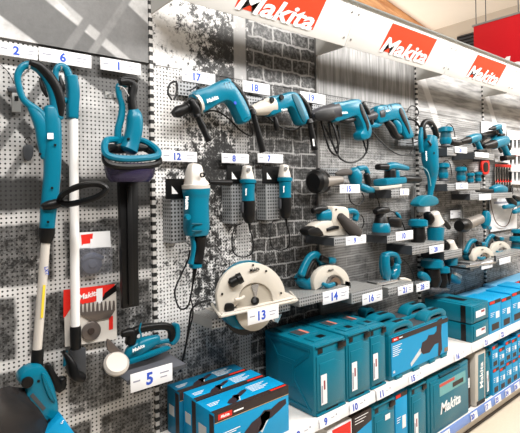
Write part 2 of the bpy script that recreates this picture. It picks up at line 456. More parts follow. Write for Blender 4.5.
# ------------------------------------------------------------------ power tools hung on the wall
class Tool:
    """a thing on the wall; (u, v) are photograph coordinates of points lying in the vertical plane y = Y"""
    def __init__(s, name, u, v, Y, label, cat, group=None):
        s.Y = Y; s.o = Vector(at(u, v, Y)); s.k = mpp(s.o); s.r = empty(name, s.o, label, cat, group)
    def p(s, u, v, dy=0.0): return at(u, v, s.Y + dy)
    def w3(s, pts): return [s.p(*q) for q in pts]
    def w4(s, pts, dy=0.0):
        out = []
        for u, v, r in pts: q = s.p(u, v, dy); out.append((q.x, q.y, q.z, r * s.k))
        return out
    def sweep(s, name, m, pts, ratio=.8, sq=2.6, dy=0.0, parent=None, closed=False, cap=.35, **kw):
        return s.done(MB().sweep(s.w4(pts, dy), ratio, sq, closed=closed, cap=cap, **kw), name, m, parent)
    def plate(s, name, m, pts, th, dy=0.0, rnd=.006, smooth=True, parent=None):
        P = [s.p(u, v, dy - th / 2) for u, v in pts]
        return s.done(MB().plate([(q.x, q.z) for q in P], s.Y + dy - th / 2, s.Y + dy + th / 2, rnd, smooth), name, m, parent)
    def tube(s, name, m, pts, r=.0035, closed=False, parent=None):
        return s.done(MB().tube(s.w3(pts), r, closed), name, m, parent)
    def lathe(s, name, m, a, b, prof, parent=None, seg=20):
        return s.done(MB().lathe(s.p(*a), s.p(*b), [(t_, r * s.k) for t_, r in prof], seg), name, m, parent)
    def face(s, name, m, u, v, r, dy, th=.004, parent=None, prof=None, seg=28):
        c = s.p(u, v, dy); return s.done(MB().lathe(c, c + Vector((0, -th, 0)), prof or [(0, r * s.k), (.7, r * s.k), (1, r * s.k * .9)], seg), name, m, parent)
    def done(s, mb, name, m, parent):
        o = mb.obj(name, m, s.r if parent is None else parent, s.o)
        return o
    def text(s, st, u, v, h, dy, rot=0, name='lettering', m=WINK, **kw):
        return text(s.r, st, s.p(u, v, dy) - s.o, h * s.k, name, m, rot=radians(rot), **kw)

def ticket(u, v, w_, h_, num, label, Y=-.035, group='white price tickets on the tool wall', arm=None):
    """paper ticket in a clear holder; w_, h_ in photograph pixels at the wall"""
    c = at(u, v, Y); k = mpp(c)
    e = at(u + w_ / 2, v, Y) - at(u - w_ / 2, v, Y); W = abs(e.x); Hh = h_ * k
    r = empty('price_ticket', c, label, 'price ticket', group)
    MB().box((0, 0, 0), (W, .003, Hh), None, .0008).obj('card', WHITE, r)
    al = abs(Y) - .002 if arm is None else arm
    MB().box((0, .5 * al + .0015, Hh * .32), (.006, al, .006)).obj('holder_arm', DGREY, r)
    pr = MB()
    pr.box((W * .30, -.0018, Hh * .12), (W * .22, .0008, Hh * .07)); MB().box((W * .28, -.0018, -Hh * .12), (W * .16, .0008, Hh * .06)).obj('price_print', GINK, r)
    pr.obj('small_print', GINK, r); MB().box((-W * .36, -.0018, Hh * .05), (W * .16, .0008, Hh * .08)).obj('code_print', GINK, r)
    if num: text(r, num, (-W * .06, -.002, 0), Hh * .68, 'number', INK, bold=.045, width=None)
    return r

TK = [(18.5, 51, 39, 13, '2', 'price ticket numbered 2 at the top left corner'),
      (66, 58, 52, 13.5, '6', 'price ticket numbered 6 above the white-shafted edger'),
      (121, 66.5, 40, 12, '1', 'price ticket numbered 1 above the hedge trimmer'),
      (199, 77.5, 33, 11.5, '17', 'price ticket numbered 17 above the first big drill'),
      (256.5, 88, 27, 11, '18', 'price ticket numbered 18 above the cream-nosed drill'),
      (313, 98, 25, 10, '19', 'price ticket numbered 19 above the coiled-cord hammer drill'),
      (179.5, 156.5, 36, 10.5, '12', 'price ticket numbered 12 over the big angle grinder'),
      (235.5, 158.5, 27, 9.5, '8', 'price ticket numbered 8 over the middle small grinder'),
      (270.5, 158.5, 25, 9, '7', 'price ticket numbered 7 over the right small grinder')]
for a in TK: ticket(*a)

# --- string trimmer -------------------------------------------------------
t = Tool('string_trimmer', 48, 175, -.15, 'teal string trimmer with silver shaft leaning at the far left', 'string trimmer')
t.sweep('handle_loop', TEAL, [(49, 124, 6), (37, 111, 4.2), (24, 100, 3.2), (18.5, 85, 3), (18, 74, 3.2), (24, 66, 3.6), (34, 66, 4.2), (44, 74, 4.8), (52, 88, 5.5), (56, 103, 6), (56, 118, 7)], .9)
t.sweep('grip_pad', BLACK, [(30, 62.5, 3), (39, 66, 4.2), (48, 75, 4.8), (56, 88, 5), (60, 102, 4.6), (60, 116, 3)], 1.15, dy=-.012)
t.sweep('trigger', BLACK, [(40, 78, 1.2), (43, 88, 2.4), (47, 97, 1.2)], .6)
b = t.sweep('body', TEAL, [(51, 108, 7), (51.5, 118, 8.6), (52, 132, 9), (52.5, 150, 8.6), (52, 175, 8), (50, 198, 8), (48, 215, 7.5), (47, 229, 7)], .8)
t.sweep('battery_boss', TEAL, [(31, 107, 4), (37, 116, 6), (42, 127, 7), (44, 142, 6.5), (45, 158, 4)], .75)
for (u, v) in ((55, 145), (40, 154), (52, 188), (40, 60 + 46), (48, 222)): t.face('screw_recess', BLACK, u, v, 1.3, -.032, .003)
MBx = t.plate('rating_sticker', WHITE, [(47.5, 133), (53.5, 133), (53.5, 139), (47.5, 139)], .002, dy=-.034, rnd=0, smooth=False)
t.sweep('ferrule', BLACK, [(47, 228, 7.6), (46.5, 236, 7), (45.5, 243, 5)], 1, cap=0)
t.lathe('shaft', ALU, (45.8, 241), (37, 352), [(0, 4.3), (1, 4.3)])
t.text('LXT', 46.6, 271, 3.4, -.02, -86, 'shaft_print', INK)
t.plate('yellow_print', YEL, [(43, 285), (45.6, 285), (43.2, 318), (40.6, 318)], .002, dy=-.021, rnd=0, smooth=False)
t.lathe('lower_collar', BLACK, (38, 349), (36, 374), [(0, 5), (.1, 5.6), (.9, 5.8), (1, 5)])
t.plate('motor_head', TEAL, [(20, 376), (28, 369), (40, 366), (47, 371), (54, 384), (58, 398), (60, 412), (57, 423), (47, 425), (35, 419), (26, 405), (26, 390), (20, 384)], .075, dy=-.02, rnd=.02)
t.plate('head_ridge', TEAL, [(42, 374), (48, 376), (54, 390), (56, 402), (50, 399), (44, 385)], .012, dy=-.06, rnd=.005)
t.plate('rating_sticker', DGREY, [(30, 396), (33, 393), (46, 408), (43, 411)], .002, dy=-.059, rnd=0, smooth=False)
t.face('pivot_knob', BLACK, 27, 382, 5.2, -.055, .014)
for u, v in ((38.5, 381), (50, 397), (49, 420)): t.face('screw_recess', BLACK, u, v, 1.3, -.057, .004)
# guard: a curved apron spreading towards the viewer
g = MB(); rows = []
for i in range(9):
    f_ = i / 8; sg = sin(pi * f_); rows.append([t.p(24 + 32 * f_, 388 + 38 * f_, -.03 - .02 * sg), t.p(8 + 38 * f_, 386 + 50 * f_, -.09 - .01 * sg), t.p(-12 + 44 * f_, 392 + 58 * f_, -.14 - .02 * sg), t.p(-30 + 50 * f_, 404 + 62 * f_, -.17 - .03 * sg)])
g.rings(rows + [[q + Vector((0, 0, -.006)) for q in rw] for rw in rows[::-1]], False, True)
g.obj('guard', GUARD, t.r, t.o)
t.tube('guard_rib', BLACK, [(0, 396, -.1), (12, 404, -.1), (28, 420, -.1), (44, 432, -.08)], .004)
# loop handle clamped round the shaft housing
t.sweep('handle_clamp', BLACK, [(43, 207, 3.5), (50, 205, 5), (60, 203, 4.5), (68, 204, 3)], 1.3, dy=-.02)
t.tube('loop_handle', BLACK, [(60, 200, -.04), (66, 192, -.10), (82, 185.5, -.15), (98, 184, -.17), (106, 189, -.18), (99, 196, -.17), (84, 201, -.13), (68, 204, -.07)], .0125, True)

# --- long-reach edger with a white shaft ----------------------------------
t = Tool('pole_edger', 73, 180, -.065, 'white-shafted long-reach garden tool with teal handle beside the string trimmer', 'garden tool')
t.sweep('handle_block', TEAL, [(71, 77, 5.5), (73, 92, 5.6), (72.5, 106, 5.4), (72.5, 118, 5)], 1.1, sq=5)
t.sweep('handle_loop', TEAL, [(70, 80, 4), (66, 69, 3.5), (60, 66, 3), (56, 71, 2.8), (56, 84, 2.8), (60, 97, 3), (66, 101, 3)], .9)
t.sweep('trigger', BLACK, [(60, 76, 1), (62, 86, 2.6), (63, 94, 1)], .8)
t.lathe('shaft', mat('white_shaft', (236, 234, 232), .35), (73.5, 119), (75.5, 332), [(0, 4.6), (1, 4.4)])
t.lathe('end_sleeve', BLACK, (75.4, 326), (75.8, 349), [(0, 4.8), (.08, 5.4), (.92, 5.4), (1, 4.8)])
# --- wall bracket below the edger and the little black head in it
t = Tool('tool_bracket', 80, 362, -.05, 'dark curved metal bracket on the wall under the edger shaft', 'bracket')
t.plate('bracket_plate', DGREY, [(70, 350), (86, 347), (86, 378), (78, 381), (70, 378)], .006, dy=.03, rnd=.002, smooth=False)
t.sweep('bracket_roll', BLACK, [(64, 352, 2), (70, 362, 4), (74, 374, 5), (82, 377, 4.5)], 2.2)
t.sweep('teal_tip', TEAL, [(65, 352, 2.2), (66, 359, 2.4), (64, 366, 1.2)], 1)
t.sweep('black_lever', BLACK, [(47, 364, 2.5), (52, 376, 4), (60, 388, 4.5), (62, 378, 4)], 1.2)
# --- bright box corner at the bottom edge
t = Tool('cutter_cover', 58, 428, -.22, 'bright teal cover with white print at the bottom edge under the trimmer', 'tool part')
t.plate('cover', CYAN, [(40, 440), (54, 424), (62, 415.5), (75, 434), (76, 446), (42, 446)], .05, rnd=.006, smooth=False)
t.text('5', 62.5, 422, 3.5, -.03, -40, 'print')

# --- lock plate and clip
t = Tool('lock_plate', 17, 98, -.02, 'grey metal lock plate hanging by a wire at the upper left', 'lock')
t.plate('plate', GREY, [(12, 90), (21, 90), (21, 112), (12, 112)], .01, rnd=.002, smooth=False)
t.plate('window', BLACK, [(14.5, 96), (18.5, 96), (18.5, 101), (14.5, 101)], .002, dy=-.0055, rnd=0, smooth=False)
t.plate('cap', DGREY, [(8, 87), (23, 86), (22, 92), (11, 92)], .016, rnd=.003)
t.tube('wire', BLACK, [(17, 88, 0), (8, 72, .008), (0, 64, .014)], .0016)
t.tube('wire', SILV, [(17, 88, 0), (14, 76, .008), (26, 68, .0)], .0016)
t = Tool('wall_clip', 29, 150, -.015, 'small black clip hanging behind the string trimmer', 'clip')
t.plate('clip_body', DGREY, [(24, 146), (33, 146), (33, 156), (29, 161), (24, 157)], .014, rnd=.003)
t.tube('ring', BLACK, [(28, 146, 0), (25, 141, 0), (29, 137, .004), (32, 141, 0)], .0018)

# --- blister packs
t = Tool('spool_pack', 91, 254, -.03, 'clear bag with a dark trimmer spool and small red header card', 'blister pack', 'packs hung behind the shafts')
t.plate('header_card', WHITE, [(70, 233), (110, 231), (111, 247), (70, 249)], .003, rnd=0, smooth=False)
t.plate('red_mark', RED, [(81, 235), (93, 233.5), (92, 243), (83, 244), (82, 246)], .001, dy=-.0025, rnd=0, smooth=False)
t.plate('price_tag', WHITE, [(90.5, 239), (96.5, 238.5), (96.5, 248), (90.5, 248.5)], .001, dy=-.004, rnd=0, smooth=False)
t.face('spool', mat('spool_grey', (72, 76, 90), .5, var=.1), 91, 263.5, 10, .010, .028, prof=[(0, .0), (0, 10 * t.k), (.55, 10 * t.k), (.7, 8.5 * t.k), (.75, 5 * t.k), (1, 3.5 * t.k), (1, 0)])
t.sweep('spool_tab', mat('spool_grey', (72, 76, 90)), [(82, 260, 2), (91, 255, 3), (103, 258, 2)], .8, dy=-.01)
fl = MB(); N_ = 9; rows = []
for i in range(N_):
    rw = []
    for j in range(N_):
        a_, b_ = i / (N_ - 1), j / (N_ - 1); bul = sin(pi * a_) * sin(pi * b_)
        q = t.p(70 + 42 * b_, 247 + 30 * a_ + random.uniform(-.4, .4), -.003 - .030 * bul + random.uniform(-.004, .004)); rw.append(q)
    rows.append(rw)
vs = [q for rw in rows for q in rw]; fl.add(vs, [(i * N_ + j, i * N_ + j + 1, (i + 1) * N_ + j + 1, (i + 1) * N_ + j) for i in range(N_ - 1) for j in range(N_ - 1)])
fl.obj('film_bag', FILM, t.r, t.o)
t = Tool('blade_pack', 91, 315, -.03, 'red and white blister pack with grey comb blades', 'blister pack', 'packs hung behind the shafts')
t.plate('card', mat('pack_card', (206, 200, 192), .5, var=.05), [(64, 291), (116, 284), (117, 339), (65, 347)], .003, rnd=0, smooth=False)
t.plate('red_header', RED, [(63.5, 290), (115, 284), (112, 293), (94, 302), (72, 306), (66, 316), (63.5, 318)], .002, dy=-.002, rnd=0, smooth=False)
t.plate('black_corner', BLACK, [(105, 293), (116.5, 284), (116.5, 291), (100, 303)], .001, dy=-.003, rnd=0, smooth=False)
t.text('Makita', 88.5, 295, 5.5, -.0045, 7, bold=.03, shear=.25)
t.plate('price_tag', WHITE, [(96.5, 289), (102.5, 288), (102.5, 303), (96.5, 304)], .001, dy=-.006, rnd=0, smooth=False)
t.plate('print_block', RED, [(109, 316), (113, 316), (113, 329), (109, 330)], .001, dy=-.0025, rnd=0, smooth=False)
cm = MB()
P_ = []
for i in range(9):
    u_ = 80 + i * 4.1; v_ = 303.5 - i * .35
    P_ += [(u_, v_ + 9), (u_ + .7, v_), (u_ + 1.9, v_), (u_ + 2.6, v_ + 9)]
P_ += [(114, 312), (110, 318), (100, 320), (92, 322), (86, 318), (79, 314)]
t.plate('comb_blade', mat('blade_grey', (112, 104, 100), .35, .6, var=.1), P_, .006, dy=-.006, rnd=.001, smooth=False)
t.face('blade_disc', mat('blade_grey', (112, 104, 100)), 91, 331, 9.5, -.004, .008)
t.face('blade_hub', mat('blade_brown', (70, 60, 56), .4, .5), 91, 331, 3.4, -.012, .006)

# --- hedge trimmer
t = Tool('hedge_trimmer', 131, 120, -.13, 'teal hedge trimmer hanging upright with a black blade cover', 'hedge trimmer')
t.sweep('handle_loop', TEAL, [(126, 84, 3.5), (119, 86, 3), (119, 95, 2.8), (122, 106, 3), (121, 118, 3.4), (118, 130, 3.4), (118, 144, 3.4)], .9)
t.sweep('grip', BLACK, [(120, 82, 3), (128, 82, 4), (133, 86, 4.5), (131.5, 97, 4.2), (133, 110, 4.6)], 1.1, dy=-.02)
t.sweep('grip_flange', BLACK, [(120, 80, 2), (128, 79, 3), (137, 80.5, 2.4)], 1.4, dy=-.02)
t.sweep('body', TEAL, [(133, 110, 5), (134.5, 117, 7.4), (134, 130, 8), (131, 142, 8), (128, 150, 9)], 1, dy=-.02)
t.face('screw_recess', BLACK, 127, 102, 1.3, -.02); t.face('screw_recess', BLACK, 128, 139, 1.3, -.05, .01)
t.tube('safety_cord', mat('white_cord', (225, 225, 225), .5), [(118, 86, -.03), (124, 88, -.05), (129, 96, -.04)], .0014)
t.plate('front_lever', BLACK, [(111, 146), (128, 142), (146, 144), (148, 150), (126, 153), (111, 152)], .05, rnd=.01)
gp = [(106, 141, -.05), (118, 139.5, .0), (132, 138.5, .01), (146, 142, .0), (157, 150, -.05), (157, 156, -.09), (140, 158.5, -.11), (120, 158.5, -.11), (106, 154, -.09)]
t.tube('guard_ring', TEAL, gp, .015, True)
t.done(MB().tube([q + Vector((0, -.003, -.034)) for q in t.w3(gp)], .015, True), 'guard_band', BLACK, None)
vz = MB(); rg = []
for z_, s_ in ((164, 1.0), (170, .97), (177, .9), (182, .74)):
    c = t.p(130.5, z_, -.05); rg.append([c + Vector((cos(2 * pi * i / 24) * 22.5 * t.k * 1.15 * s_, sin(2 * pi * i / 24) * .075 * s_, 0)) for i in range(24)])
vz.rings(rg); vz.obj('visor', SMOKE, t.r, t.o)
t.plate('blade_cover', BLACK, [(119, 178), (139, 178), (138.5, 240), (139.5, 306), (123, 309), (121, 240)], .03, dy=.02, rnd=.005, smooth=False)
t.plate('cover_ridge', BLACK, [(127, 186), (132, 186), (134, 304), (129, 305)], .012, dy=-.002, rnd=.003, smooth=False)

# --- grass shears on a small tray, price 5
t = Tool('wall_tray', 141, 375, -.10, 'dark grey sloping wall tray carrying the grass shears, above ticket 5', 'shelf')
q = [atZ(108, 375, at(131, 385, -.20).z), None]
zt = at(131, 380, -.22).z
mb = MB(); x0_, x1_ = at(105, 372, -.02).x, at(160, 350, -.02).x
zt0 = zt + .015
mb.add([(x0_, -.01, zt0), (x1_ + .02, -.01, zt0), (x1_ + .03, -.22, zt), (x0_ + .02, -.22, zt), (x0_, -.01, zt0 - .006), (x1_ + .02, -.01, zt0 - .006), (x1_ + .03, -.22, zt - .006), (x0_ + .02, -.22, zt - .006)],
       [(0, 3, 2, 1), (4, 5, 6, 7), (0, 1, 5, 4), (1, 2, 6, 5), (2, 3, 7, 6), (3, 0, 4, 7)])
t.done(mb, 'tray_plate', mat('tray_grey', (96, 98, 106), .4, .2, var=.06), None)
t.done(MB().box(((x0_ + x1_) / 2 + .025, -.221, zt - .008), (x1_ - x0_ + .01, .004, .018), None, .001), 'front_lip', DGREY, None)
t.done(MB().box(((x0_ + x1_) / 2, -.012, zt0 - .02), (x1_ - x0_, .02, .05)), 'wall_flange', DGREY, None)
TRAY = (x0_, x1_, zt, zt0)
ticket(152, 377.5, 42, 18, '5', 'price ticket numbered 5 on the grey tray with the shears', Y=-.228, arm=.004)
TRAYEND = 0
t = Tool('grass_shears', 145, 345, -.12, 'teal cordless grass shears with white guard lying on the grey tray', 'grass shears')
t.sweep('body', TEAL, [(127, 358, 4.5), (133, 351, 7.5), (141, 346, 8), (150, 342, 6.5), (158, 339, 4.5)], .85)
t.plate('foot', TEAL, [(128, 361), (140, 356), (158, 350), (170, 347), (170, 350), (156, 356), (140, 362), (129, 365)], .06, rnd=.006)
t.sweep('belly', BLACK, [(134, 360, 3), (148, 355, 4.5), (160, 350, 3.5)], 1)
t.sweep('handle', BLACK, [(130, 339, 3), (134, 332, 4), (142, 328.5, 4), (155, 326.5, 3.8), (167, 326.5, 4), (172, 332, 4.4), (172, 340, 4.8)], 1)
t.sweep('handle_root', BLACK, [(122, 334, 3), (131, 333, 5), (130, 343, 5)], 1.1)
t.plate('battery_frame', TEAL, [(176, 326), (180, 325), (180.5, 338), (175, 345), (171.5, 344), (176, 336)], .05, rnd=.006)
t.sweep('rear_post', TEAL, [(157, 343, 2.4), (165, 341, 2.2), (172, 341, 3)], 1)
t.tube('switch_lever', TEAL, [(141, 323, -.03), (139.5, 330, -.03), (141, 337, -.03), (136, 352, -.04)], .004)
t.lathe('blade_guard', mat('white_guard', (196, 190, 182), .3, .2, var=.05), (115.5, 366, -.05), (117, 362, -.075), [(0, 9), (.4, 11.6), (.7, 11.6), (1, 9.5)], seg=28)
t.plate('upper_blade', mat('blade_grey', (112, 104, 100)), [(107, 341), (110, 340), (120, 350), (130, 360), (126, 362), (117, 357), (108, 350)], .012, dy=-.03, rnd=.003)
t.text('Makita', 138.5, 348, 3.6, -.045, 12, bold=.03, shear=.2)
# ------------------------------------------------------------------ perforated brackets and trays
def perf_mat(name, col, flat=False, p=.012):
    m = bpy.data.materials.new(name); m.use_nodes = True; t = NT(m)
    sp = t.n('ShaderNodeSeparateXYZ'); t.put(sp.inputs[0], t.n('ShaderNodeNewGeometry').outputs['Position'])
    a = sp.outputs[0] if flat else t.m('ADD', sp.outputs[0], sp.outputs[1]); b = sp.outputs[1] if flat else sp.outputs[2]
    fx = t.m('ABSOLUTE', t.m('SUBTRACT', t.m('FRACT', t.m('DIVIDE', a, p)), .5)); fz = t.m('ABSOLUTE', t.m('SUBTRACT', t.m('FRACT', t.m('DIVIDE', b, p)), .5))
    h = t.m('SUBTRACT', 1, t.ramp(t.m('MAXIMUM', fx, fz), .24, .28))
    t.put(t.b.inputs['Base Color'], t.mix(h, lin(col), (.012, .012, .012, 1))); t.b.inputs['Roughness'].default_value = .4
    t.put(t.b.inputs['Metallic'], t.m('MULTIPLY', t.m('SUBTRACT', 1, h), .3)); return m
PERF = perf_mat('perforated_steel', (168, 170, 172), p=.019); PERFT = perf_mat('perforated_tray_top', (172, 172, 170), True, .013)

def box_bracket(u0, v0, u1, v1, Y, label):
    """channel bracket: front plate from (u0, v0) to (u1, v1) in photograph coordinates, sides back to the wall"""
    a, b = at(u0, v0, Y), at(u1, v1, Y); W, Hh = b.x - a.x, a.z - b.z
    r = empty('channel_bracket', ((a.x + b.x) / 2, Y, b.z), label, 'bracket', 'perforated channel brackets')
    MB().box((0, 0, Hh / 2), (W, .003, Hh)).obj('front_plate', PERF, r)
    for s_ in (-1, 1): MB().box((s_ * W / 2, -Y / 2, Hh / 2), (.003, -Y, Hh)).obj('side_plate', PERF, r)
    MB().box((0, -Y / 2, 0), (W, -Y, .003)).obj('bottom_plate', GREY, r)
    MB().box((0, -.004, Hh + .035), (W + .06, .006, .10)).obj('black_backplate', BLACK, r)
    i = MB(); i.add([(-W / 2, -.009, Hh + .01), (-W / 2 + .035, -.009, Hh + .01), (-W / 2, -.009, Hh + .05)], [(0, 1, 2)]); i.obj('warning_mark', WINK, r, smooth=False)
    return r
box_bracket(171, 196, 186, 242, -.085, 'perforated grey channel bracket behind the big angle grinder')
box_bracket(231, 181, 243, 223, -.085, 'perforated grey channel bracket behind the middle small grinder')
box_bracket(266, 181, 279, 219, -.085, 'perforated grey channel bracket behind the right small grinder')
def plain_bracket(u0, v0, u1, v1, label):
    a, b = at(u0, v0, -.03), at(u1, v1, -.03)
    r = empty('hanging_bracket', ((a.x + b.x) / 2, -.03, b.z), label, 'bracket', 'flat perforated hanging brackets')
    W, Hh = b.x - a.x, a.z - b.z
    MB().box((0, 0, Hh / 2), (W, .003, Hh)).obj('plate', PERF, r)
    for s_ in (-1, 1): MB().box((s_ * W * .45, .015, Hh / 2), (.003, .03, Hh * .8)).obj('side_flange', GREY, r)
    MB().tube([(0, 0, Hh * .4), (0, -.05, Hh * .35), (0, -.10, Hh * .5)], .004).obj('hook', DGREY, r)
for a in ((178, 81, 196, 97, 'perforated bracket carrying the first big drill under ticket 17'), (243, 95, 262, 108, 'perforated bracket under ticket 18'),
          (321, 168, 338, 177, 'perforated bracket above the black-faced tool over ticket 15'), (312, 104, 326, 116, 'perforated bracket under ticket 19'),
          (398, 138, 415, 147, 'small perforated bracket left of the teal vacuum')): plain_bracket(*a)

def tray(u0, v0, u1, yd, hpx, label, tk=None):
    a, b = at(u0, v0, -yd), at(u1, v0, -yd); W = b.x - a.x; k = mpp(a); h = hpx * k
    r = empty('wall_tray', (a.x, 0, a.z), label, 'shelf', 'perforated steel wall trays')
    MB().box((W / 2, -yd / 2, -.002), (W, yd, .004)).obj('tray_top', PERFT, r)
    MB().box((W / 2, -yd, -h / 2), (W, .004, h), None, .001).obj('front_lip', PERF, r)
    for s_ in (0, W): MB().box((s_, -yd / 2, -h / 2), (.004, yd, h)).obj('side_plate', GREY if v0 > 285 else DGREY, r)  # higher trays get darker sides: their shade is put into the colour
    if tk:
        u, v, w_, h_, num, lb = tk; ticket(u, v, w_, h_, num, lb, Y=-yd - .006, arm=.003, group='white price tickets on the wall trays')
    r['yd'] = yd
    return r
tray(212, 319.5, 290, .19, 10, 'perforated steel tray under the large circular saw')
tray(299, 298, 350, .24, 9, 'perforated steel tray under the smaller circular saw', (336, 295.5, 26, 12.5, '14', 'price ticket numbered 14 on the smaller circular saw tray'))
tray(351.5, 293, 382, .24, 11, 'perforated steel tray between the saw and the jigsaw', (372.5, 297.5, 20, 10.5, '16', 'price ticket numbered 16 on the empty tray'))
tray(388, 288, 413, .237, 8, 'perforated steel tray under the jigsaw', (405.5, 289.5, 15, 8.5, '21', 'price ticket numbered 21 on the jigsaw tray'))
tray(334, 238, 366, .238, 8, 'perforated steel tray under the belt sander', (356, 240, 20, 8.5, '9', 'price ticket numbered 9 on the belt sander tray'))
tray(387, 236, 413, .18, 7.5, 'perforated steel tray under the round sander', (404.5, 235.5, 17, 9, '10', 'price ticket numbered 10 on the round sander tray'))
tray(391, 190, 408, .19, 8, 'perforated steel tray under the finishing sander', (404.5, 192, 9, 6.5, '11', 'price ticket numbered 11 beside the finishing sander'))
ticket(350, 188.8, 20, 8.5, '15', 'price ticket numbered 15 in front of the teal tool above the belt sander', Y=-.16)
ticket(419, 143, 10, 6, '5', 'small price ticket left of the teal stick vacuum')
ticket(423, 286.5, 13, 8, '28', 'price ticket right of the jigsaw tray, above the saw case', Y=-.20)

# ------------------------------------------------------------------ drills
t = Tool('power_drill', 215, 100, -.11, 'large teal power drill with black side handle under ticket 17', 'drill')
t.plate('housing', TEAL, [(195, 93), (212, 85), (227, 78.5), (234, 81), (241, 89), (247, 100), (253, 115), (251, 121), (244, 123), (240, 116), (232, 102), (222, 103), (204, 112)], .085, rnd=.026)
for k_ in range(3): t.sweep('vent_slot', BLACK, [(224 + k_ * 2.6, 84 - k_ * 1.1, .5), (226.5 + k_ * 2.6, 90 - k_ * .6, .5)], .6, dy=-.041)
t.plate('top_fin', TEAL, [(196, 92), (214, 84), (229, 78), (231, 84), (214, 90), (198, 96)], .035, rnd=.008)
t.lathe('front_ring', ALU, (197.5, 103), (195, 104.2), [(0, 10.6), (1, 10.6)])
t.lathe('gear_nose', BLACK, (196, 104), (180, 111), [(0, 8.5), (.3, 7.8), (.32, 6.5), (.6, 6), (.62, 5.2), (1, 5)])
t.lathe('chuck', BLACK, (181, 110.5), (173.5, 114), [(0, 5.4), (.5, 5.6), (1, 3.4)])
t.sweep('grip_pad', BLACK, [(231, 84, 3.4), (237, 90, 4), (243, 99, 3.6), (248, 109, 2.4)], 1.2, dy=-.014)
t.sweep('trigger', BLACK, [(231, 101, 2), (235, 107, 2.8), (238, 112, 2)], .6)
t.face('switch_button', INK, 235, 103, 1.8, -.042, .004)
t.sweep('handle_clamp', BLACK, [(190, 100, 3.4), (194, 108, 4.6), (197, 116, 4)], 1.3, dy=-.02)
t.lathe('side_handle', BLACK, (196, 113, -.03), (209, 141, -.03), [(0, 3), (.12, 4.2), (.14, 3), (.5, 3.4), (.85, 3.2), (.9, 3.8), (1, 3.2)])
t.text('Makita', 212.5, 99, 4, -.062, 24, bold=.03, shear=.2)
t.tube('cord_loop', BLACK, [(172, 100, .02), (168, 93, .02), (170, 84, .02), (176, 82, .02), (177, 90, .02), (174, 100, .02)], .0055)
t.tube('cord', BLACK, [(249, 121, 0), (252, 130, -.01), (251, 136, 0), (240, 130, .03), (228, 118, .04), (216, 111, .05), (205, 112, .06)], .0045)
t = Tool('power_drill', 285, 108, -.11, 'teal drill with cream metal nose and long black side handle', 'drill')
t.lathe('metal_nose', CREAM, (272, 105.5), (251, 111), [(0, 8.6), (.4, 7.6), (.8, 5.2), (1, 4)])
t.lathe('chuck', BLACK, (252, 110.5), (245, 112), [(0, 4.2), (.8, 4.4), (1, 2.6)])
t.plate('housing', TEAL, [(271, 98), (283, 94), (295, 91), (301, 95), (307, 107), (311, 119), (309, 124), (302, 124), (297, 113), (292, 107), (283, 112), (272, 115)], .08, rnd=.024)
t.plate('side_panel', TEALS, [(292, 95), (297, 96), (304, 112), (306, 121), (303, 121), (297, 108)], .004, dy=-.041, rnd=.001)
t.sweep('grip_pad', BLACK, [(299, 96, 2.6), (306, 105, 3), (310, 116, 2.6)], 1)
t.sweep('trigger', BLACK, [(293, 109, 1.6), (297, 114, 2.4), (298, 119, 1.6)], .6)
for u, v, m_ in ((281, 97.5, BLACK), (271.5, 100, BLACK)): t.face('mode_knob', m_, u, v, 2.7, -.045, .01)
t.lathe('side_handle', BLACK, (252, 109, -.03), (263, 152, -.03), [(0, 2.6), (.12, 3.8), (.14, 2.4), (.3, 2.6), (.8, 3.2), (1, 3.4)])
t.text('Makita', 284.5, 109.5, 2.2, -.058, 12, bold=.03)
t.tube('cord', BLACK, [(304, 122, 0), (300, 127, 0), (291, 130, .02), (279, 126, .03), (270, 119, .04), (266, 116, .05)], .0045)
t.sweep('cord_plug', BLACK, [(275, 117, 1.6), (276, 124, 2.6), (277, 130, 2)], 1)
t = Tool('rotary_hammer', 345, 118, -.11, 'teal rotary hammer with black front housing and coiled black cord', 'drill')
t.sweep('front_housing', mat('charcoal_plastic', (58, 58, 62), .4), [(312, 117, 4), (318, 114.5, 6.2), (328, 113, 8), (336, 111, 8.5)], .9, cap=.1)
t.plate('front_window', BLACK, [(316, 112), (333, 109), (334, 118), (318, 120)], .006, dy=-.045, rnd=.002)
t.plate('housing', TEAL, [(334, 104), (346, 101), (358, 98.5), (362, 101), (367, 112), (373, 128), (371, 138), (363, 139.5), (361, 133), (364, 128), (359, 117), (354, 117), (345, 120), (336, 121)], .08, rnd=.022)
t.plate('grip_panel', BLACK, [(360, 104), (363, 106), (369, 124), (368, 131), (366, 124), (361, 112)], .004, dy=-.041, rnd=.001)
t.plate('top_fin', TEAL, [(334, 105), (345, 101), (359, 99), (361, 103), (345, 106), (335, 109)], .03, rnd=.006)
t.sweep('grip_pad', BLACK, [(362, 104, 2.8), (367, 112, 3), (371, 124, 3)], 1.1)
t.sweep('trigger', BLACK, [(357, 115, 1.5), (360, 123, 2.4), (362, 130, 1.6)], .7)
t.text('Makita', 345, 112.5, 2.4, -.058, 10, bold=.03)
t.sweep('lower_guard', BLACK, [(340, 120, 2), (347, 121, 3), (354, 119, 2.4)], 1)
t.lathe('side_handle', BLACK, (309, 119, -.04), (315, 150, -.04), [(0, 2.6), (.12, 4), (.16, 2.4), (.8, 3), (1, 3.2)])
t.plate('handle_print', WINK, [(312.5, 139), (314, 139), (314.8, 146), (313.4, 146)], .002, dy=-.067, rnd=0, smooth=False)
t.tube('cord', BLACK, [(368, 139, 0), (367, 150, 0), (361, 159, 0), (350, 162.5, 0), (340, 158, 0), (334, 147, .01), (328, 133, .03), (321, 122, .04)], .0065)
t.tube('cord_coil', BLACK, [(321, 120, .0), (325, 135, .0), (330, 150, -.01), (337, 155, -.01), (338, 144, -.01), (334, 128, 0), (329, 121, .01), (331, 136, .02), (335, 148, .02), (340, 140, .02), (337, 125, .03)], .0068)
